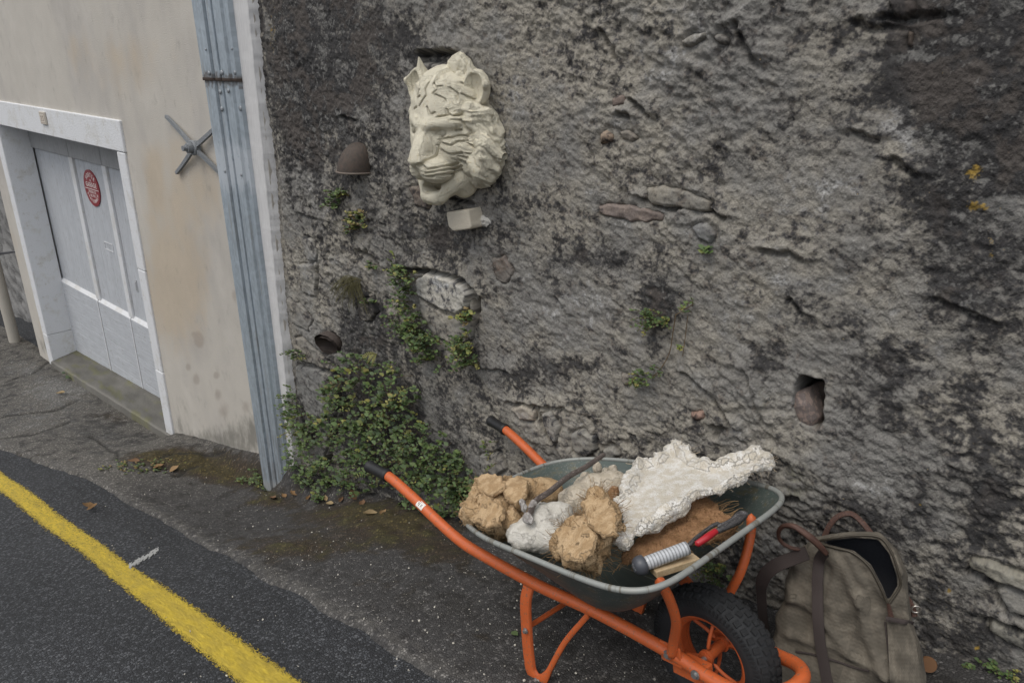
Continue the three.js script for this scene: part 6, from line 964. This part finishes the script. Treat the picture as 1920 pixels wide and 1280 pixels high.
// an area of the wall (outline in the photograph) covered by leafy shoots
function wallPlant(name, label, cat, outline, { n, size = 0.022, reach = 0.07, yellow = 0.12, dry = 0, len = 0.07, z0 = 0.0, per = 7, wide = 1, ground: onG = false } = {}, group) {
  const L = new Leaves(plantSeed++), R = L.R, xs = outline.map((p) => p[0]), ys = outline.map((p) => p[1]), x0 = Math.min(...xs), x1 = Math.max(...xs), y0 = Math.min(...ys), y1 = Math.max(...ys);
  let c = null, made = 0, guard = 0;
  while (made < n && guard++ < n * 60) {
    const u = mix(x0, x1, R()), v = mix(y0, y1, R()), d = sdPoly(outline, u, v); if (d > 0 || R() < sst(-14, 0, d) * 0.6) continue;
    if (fbm(u / 26 + plantSeed, v / 26, 3) < -0.11) continue;
    made++;
    const inside = sst(0, -40, d), z = z0 + reach * (0.15 + 0.85 * R()) * (0.35 + 0.65 * inside), root = onG ? onGround(u, v) : onWall(u, v, z * 0.4); if (!onG) root.z = Math.max(root.z, wallAt(root.x, root.y));
    c ??= root.clone();
    const dir = new THREE.Vector3((R() - 0.5) * 1.1, R() * 1.0 - 0.15 + (onG ? 0.6 : 0), 0.25 + R() * 0.9).normalize(), lean = new THREE.Vector3((R() - 0.5), -0.4 - R() * 0.4, 0.2), l = len * (0.5 + R()), pts = [];
    for (let i = 0; i <= 4; i++) { const t = i / 4; pts.push(root.clone().addScaledVector(dir, l * t).addScaledVector(lean, l * 0.45 * t * t)); }
    L.stem(pts, 0.0011); const cv = new THREE.CatmullRomCurve3(pts), rr = R(), pal = rr < yellow ? YEL : rr < yellow + dry ? DRY : GREENS;
    for (let k = 0; k < per; k++) { const t = 0.25 + 0.75 * (k + R() * 0.5) / per, p = cv.getPointAt(Math.min(1, t)), a = k * 2.4 + R(), s = new THREE.Vector3(Math.cos(a), 0.25 + 0.4 * R(), Math.abs(Math.sin(a)) * 0.8 + 0.15); L.leaf(p, s, new THREE.Vector3(0.2 * (R() - 0.5), 0.8, 0.7), size * (0.5 + 1.0 * R() * R()) * (k === per - 1 ? 0.7 : 1), pal[Math.floor(R() * pal.length)], wide); }
  }
  const o = thing(name, label, cat, c.toArray(), group), f = kind(obj('foliage', L.geo(c), leafMat, o), 'stuff'), st = join(L.stems); st.translate(-c.x, -c.y, -c.z); kind(obj('stem', st, stemMat, o), 'stuff'); return o;
}
wallPlant('wall_plant', 'leafy green plant high on the bank of greenery, under the broken pipe', 'plant', [[640, 672], [690, 660], [715, 690], [740, 676], [790, 716], [790, 770], [740, 800], [660, 800], [612, 790], [606, 730]], { n: 210, reach: 0.08, size: 0.027, yellow: 0.18 });
wallPlant('wall_plant', 'dense dark green plant at the wall foot, right of the steel post', 'plant', [[556, 806], [610, 780], [690, 790], [720, 850], [716, 920], [640, 936], [570, 910], [548, 872]], { n: 250, reach: 0.13, size: 0.027, yellow: 0.05 });
wallPlant('wall_plant', 'dense leafy plant at the wall foot, behind the near barrow handle', 'plant', [[690, 790], [780, 766], [826, 800], [880, 868], [900, 930], [880, 966], [800, 962], [740, 930], [700, 880]], { n: 330, reach: 0.12, size: 0.025, yellow: 0.07 });
wallPlant('wall_plant', 'dark leafy plant at the wall foot, touching the handle end of the barrow tray', 'plant', [[838, 846], [886, 856], [908, 910], [900, 972], [850, 978], [830, 920]], { n: 80, reach: 0.08, size: 0.024, yellow: 0.05 });
wallPlant('wall_plant', 'green plant hanging over the grey quoin stone beside the white corner strip', 'plant', [[534, 752], [556, 716], [562, 760], [598, 780], [600, 812], [560, 826], [536, 800]], { n: 70, reach: 0.07, size: 0.024 });
wallPlant('wall_plant', 'small green sprig in the joint above the grey quoin stone', 'plant', [[538, 655], [560, 652], [584, 668], [580, 680], [548, 668]], { n: 22, reach: 0.03, size: 0.018, len: 0.04 });
wallPlant('trailing_plant', 'trailing green plant hanging left of the white stone', 'plant', [[736, 494], [776, 490], [790, 512], [780, 560], [800, 600], [836, 640], [834, 690], [800, 688], [760, 650], [744, 600], [752, 560]], { n: 190, reach: 0.05, size: 0.022, len: 0.06 });
wallPlant('wall_plant', 'leafy green plant on the wall below the white stone', 'plant', [[860, 628], [884, 622], [906, 650], [900, 690], [880, 686], [858, 660]], { n: 60, reach: 0.045, size: 0.022 });
wallPlant('wall_plant', 'yellowing plant growing in the gap beside the white stone', 'plant', [[862, 588], [884, 576], [892, 600], [884, 622], [866, 612]], { n: 20, reach: 0.03, size: 0.022, yellow: 0.6, dry: 0.1, len: 0.04 });
wallPlant('wall_plant', 'small green plant growing below the rusty vent hood', 'plant', [[636, 352], [652, 350], [660, 364], [636, 390], [622, 386]], { n: 26, reach: 0.035, size: 0.021, len: 0.045 });
wallPlant('wall_plant', 'small plant with yellow and rusty leaves, lower right of the vent hood', 'plant', [[672, 400], [694, 400], [694, 430], [660, 436], [650, 424]], { n: 30, reach: 0.035, size: 0.02, yellow: 0.3, dry: 0.3, len: 0.04 });
wallPlant('wall_plant', 'little green sprig beside the dry grass tuft', 'plant', [[696, 494], [714, 494], [716, 510], [700, 510]], { n: 8, reach: 0.03, size: 0.02, len: 0.03 });
wallPlant('wall_plant', 'little green sprig under the dry grass tuft', 'plant', [[694, 556], [708, 552], [708, 572], [692, 570]], { n: 7, reach: 0.03, size: 0.022, len: 0.03 });
wallPlant('trailing_plant', 'green plant on the dark stain in the middle of the bare wall', 'plant', [[1196, 574], [1220, 580], [1256, 588], [1300, 562], [1300, 584], [1260, 606], [1226, 620], [1204, 604]], { n: 52, reach: 0.03, size: 0.0135, len: 0.045, yellow: 0.2 });
wallPlant('trailing_plant', 'green tip of a trailing shoot low in the middle of the bare wall', 'plant', [[1180, 706], [1226, 690], [1246, 694], [1216, 724], [1196, 728]], { n: 30, reach: 0.03, size: 0.0135, len: 0.04, yellow: 0.25 });
wallPlant('wall_plant', 'single bright green sprig beside the blue-grey stone', 'plant', [[1322, 458], [1336, 454], [1340, 474], [1324, 478]], { n: 5, reach: 0.02, size: 0.024, len: 0.02, per: 4 });
wallPlant('wall_plant', 'tiny sprig in the bare wall, lowest leaves of the trailing plant', 'plant', [[1276, 650], [1296, 656], [1290, 676], [1276, 668]], { n: 7, reach: 0.02, size: 0.014, len: 0.025, yellow: 0.5 });
wallPlant('herb', 'low green herb growing at the left foot of the steel post', 'plant', [[452, 900], [480, 880], [498, 888], [500, 920], [478, 924]], { n: 60, reach: 0.04, size: 0.016, len: 0.05, ground: true });
wallPlant('herb', 'small herb growing among dry leaves right of the steel post', 'plant', [[556, 896], [580, 886], [590, 906], [566, 916]], { n: 22, size: 0.02, len: 0.05, ground: true });
wallPlant('herb', 'small herb standing on the pavement in front of the greenery', 'plant', [[584, 922], [604, 916], [616, 940], [596, 946]], { n: 16, size: 0.02, len: 0.045, ground: true });
wallPlant('weed', 'bright green weed growing at the edge of the garage sill', 'plant', [[126, 676], [138, 674], [150, 704], [136, 712]], { n: 16, size: 0.034, len: 0.07, yellow: 0.5, ground: true });
wallPlant('weed', 'low weeds in the pavement crack in front of the house', 'plant', [[190, 880], [230, 862], [300, 856], [360, 868], [330, 884], [240, 892]], { n: 120, size: 0.014, len: 0.025, yellow: 0.2, dry: 0.15, ground: true });
wallPlant('weed', 'green weeds on the ground between the barrow wheel and the wall', 'plant', [[1318, 1052], [1346, 1046], [1372, 1076], [1350, 1100], [1322, 1086]], { n: 50, size: 0.014, len: 0.05, ground: false, reach: 0.04 });
wallPlant('weed', 'low green weeds at the wall foot right of the backpack', 'plant', [[1790, 1250], [1830, 1228], [1900, 1244], [1930, 1290], [1800, 1290]], { n: 60, size: 0.013, len: 0.03, reach: 0.03 });
wallPlant('weed', 'small ferny weed on the wall above the clay in the barrow', 'plant', [[900, 826], [930, 820], [950, 850], [930, 876], [910, 860]], { n: 9, size: 0.014, len: 0.05, yellow: 0.6, reach: 0.02 });
// ferns: arching fronds with paired leaflets
function fern(name, label, u, v, n, L, pal, seed) {
  const K = new Leaves(seed), R = K.R, c = onWall(u, v, 0); c.z = wallAt(c.x, c.y) + 0.004; const o = thing(name, label, 'fern', c.toArray());
  for (let i = 0; i < n; i++) {
    K.pos = []; K.col = []; K.ind = []; K.stems = []; const a = -0.9 + 1.8 * (i + 0.5 * R()) / n, l = L * (0.6 + 0.5 * R()), d = new THREE.Vector3(Math.sin(a), 0.5 * Math.cos(a), 0.75), pts = []; for (let k = 0; k <= 4; k++) { const t = k / 4; pts.push(c.clone().addScaledVector(d, l * t).add(new THREE.Vector3(0, -l * 0.7 * t * t, 0))); }
    K.stem(pts, 0.0009); const cv = new THREE.CatmullRomCurve3(pts); for (let k = 1; k <= 11; k++) for (const s of [1, -1]) { const t = k / 11.5, T = cv.getTangentAt(t), side = T.clone().cross(new THREE.Vector3(0, 0.5, 0.85)).multiplyScalar(s).addScaledVector(T, 0.35); K.leaf(cv.getPointAt(t), side, new THREE.Vector3(0, 0.5, 0.85), l * 0.13 * Math.sin(Math.PI * (0.12 + 0.85 * t)) + 0.002, pal, 0.6); }
    const f = obj('frond', K.geo(c), leafMat, o), st = join(K.stems); st.translate(-c.x, -c.y, -c.z); obj('stem', st, stemMat, f);
  }
}
fern('fern', 'small yellow-green fern under the broken pipe at the top of the greenery', 706, 664, 4, 0.09, [0.2, 0.2, 0.05], 301);
fern('fern', 'yellowish fern frond low in the dense greenery behind the near barrow grip', 716, 880, 4, 0.12, [0.17, 0.19, 0.045], 302);
fern('fern', 'brownish fern in the upper left of the greenery beside the quoin stone', 644, 716, 3, 0.09, [0.22, 0.17, 0.05], 303);
{ // dry grass tuft and the stems of the trailing plant
  const c = onWall(668, 528, 0.01), t = thing('grass_tuft', 'dry brownish grass tuft hanging on the wall above the green trailing plant', 'grass', c.toArray()), R = rng(9), gs = [];
  for (let i = 0; i < 150; i++) { const a = -0.2 + (R() - 0.5) * 2.6, l = 0.05 + 0.1 * R(), p = new THREE.Vector3((R() - 0.5) * 0.09, (R() - 0.5) * 0.05, 0.005), q = p.clone().add(new THREE.Vector3(Math.sin(a) * l * 0.6, 0.02 - l * 0.25, 0.03 + 0.02 * R())), e = p.clone().add(new THREE.Vector3(Math.sin(a) * l, -l * (0.4 + 0.5 * R()), 0.02 + 0.03 * R())); gs.push(new THREE.TubeGeometry(new THREE.QuadraticBezierCurve3(p, q, e), 5, 0.0009, 3)); }
  kind(obj('blades', join(gs), std({ color: rgb(0.11, 0.1, 0.045), roughness: 0.9 }), t), 'stuff');
  const s = thing('creeper', 'thin brown creeper stem hanging down the middle of the bare wall', 'creeper', onWall(1268, 590, 0).toArray()), o = s.position, w = (u, v) => { const p = onWall(u, v, 0.012); p.z = wallAt(p.x, p.y) + 0.012; return p.sub(o); };
  obj('stem', tube([w(1268, 588), w(1262, 620), w(1256, 660), w(1240, 690), w(1222, 708)], 0.0016, 30, 5), stemMat, s); obj('side_stem', tube([w(1290, 592), w(1284, 630), w(1280, 668)], 0.0014, 20, 5), stemMat, s); obj('side_stem', tube([w(1268, 590), w(1284, 580), w(1300, 570)], 0.0014, 12, 5), stemMat, s);
}
{ // fallen leaves
  const R = rng(44), cols = [[0.24, 0.14, 0.06], [0.3, 0.19, 0.09], [0.18, 0.1, 0.05], [0.34, 0.25, 0.13]];
  const mk = (c) => { const g = grid(10, 8, (u, v) => { const x = u - 0.5, w = 0.32 * Math.sin(Math.PI * Math.pow(u, 0.8)) * (1 + 0.18 * Math.sin(u * 31)) + 0.004, z = (v - 0.5) * 2 * w; return [x * 0.062, 0.004 + 0.02 * z * z * 6 + 0.012 * x * x * 3 + 0.002 * n2(u * 5, v * 5 + c[0] * 40), z * 0.062, u, v]; }, true); return g; };
  const protos = cols.map((c) => [mk(c), new THREE.MeshStandardMaterial({ color: rgb(...c), roughness: 0.8, side: THREE.DoubleSide, map: GRAIN })]);
  const spots = [[530, 930], [512, 936], [548, 926], [612, 934], [640, 938], [622, 946], [664, 930], [680, 944], [576, 934], [115, 738], [250, 866], [300, 876], [330, 880], [164, 950], [172, 953], [720, 962], [690, 965], [820, 985]];
  spots.forEach(([u, v], i) => { const p = onGround(u + (R() - 0.5) * 6, v, 0.008), [g, m] = protos[Math.floor(R() * 4)], o = obj('fallen_leaf', g, m); const s = 0.55 + 0.75 * R(); o.scale.set(s, s, s * (0.6 + 0.7 * R())); o.rotation.set((R() - 0.5) * 0.5, R() * 6.28, 0.2 + (R() - 0.5) * 0.5); o.position.copy(p); const kindOf = ['brown', 'tan', 'dark brown', 'pale'][protos.findIndex((q) => q[0] === g)], where = u < 130 ? 'on the concrete in front of the garage' : u < 200 ? 'on the tarmac beside the yellow line' : u < 400 ? 'in the weedy pavement crack before the house' : u < 565 ? 'on the ground at the foot of the steel post' : u < 690 ? 'on the ground in front of the greenery' : 'on the ground under the near barrow handle'; tag(o, `dry ${kindOf} fallen leaf ${where}`, 'leaf', `dry ${kindOf} leaves ${where}`); });
  const gl = onGround(966, 1188, 0.006), L = new Leaves(3); L.leaf(new THREE.Vector3(-0.015, 0, 0), new THREE.Vector3(1, 0.25, 0.1), new THREE.Vector3(0, 1, 0), 0.03, [0.09, 0.13, 0.05], 1.2); tag(obj('green_leaf', L.geo(new THREE.Vector3()), leafMat), 'green fallen leaf on the tarmac left of the barrow leg', 'leaf').position.copy(gl);
}
{ // pale grit on the tarmac, and white flakes
  const R = rng(12), n = 1500, g = new THREE.IcosahedronGeometry(1, 0), m = new THREE.InstancedMesh(g, std({ color: rgb(0.5, 0.48, 0.44), roughness: 0.9 }), n), q = new THREE.Object3D();
  for (let i = 0; i < n; i++) { let p; for (let k = 0; k < 20; k++) { const u = mix(150, 1250, R()), v = mix(860, 1290, R()); p = onGround(u, v); if (p.z > 0.04 && p.z < kerbZ(p.x) + (R() < 0.12 ? 0.6 : -0.02) && R() < 0.35 + 0.6 * sst(0, 0.3, fbm(p.x * 2, p.z * 3, 3))) break; } const s = 0.0011 + 0.0036 * Math.pow(R(), 5); q.position.set(p.x, p.y + 0.003, p.z); q.rotation.set(R() * 6, R() * 6, 0); q.scale.set(s, s * 0.6, s * (0.6 + 0.6 * R())); q.updateMatrix(); m.setMatrixAt(i, q.matrix); const c = 0.35 + 0.9 * R(); m.setColorAt(i, rgb(c, c * 0.98, c * 0.93)); }
  m.name = 'grit'; kind(tag(shadows(m), 'pale loose grit scattered on the tarmac in front of the wall', 'grit'), 'stuff'); scene.add(m);
}
renderer.render(scene, camera);
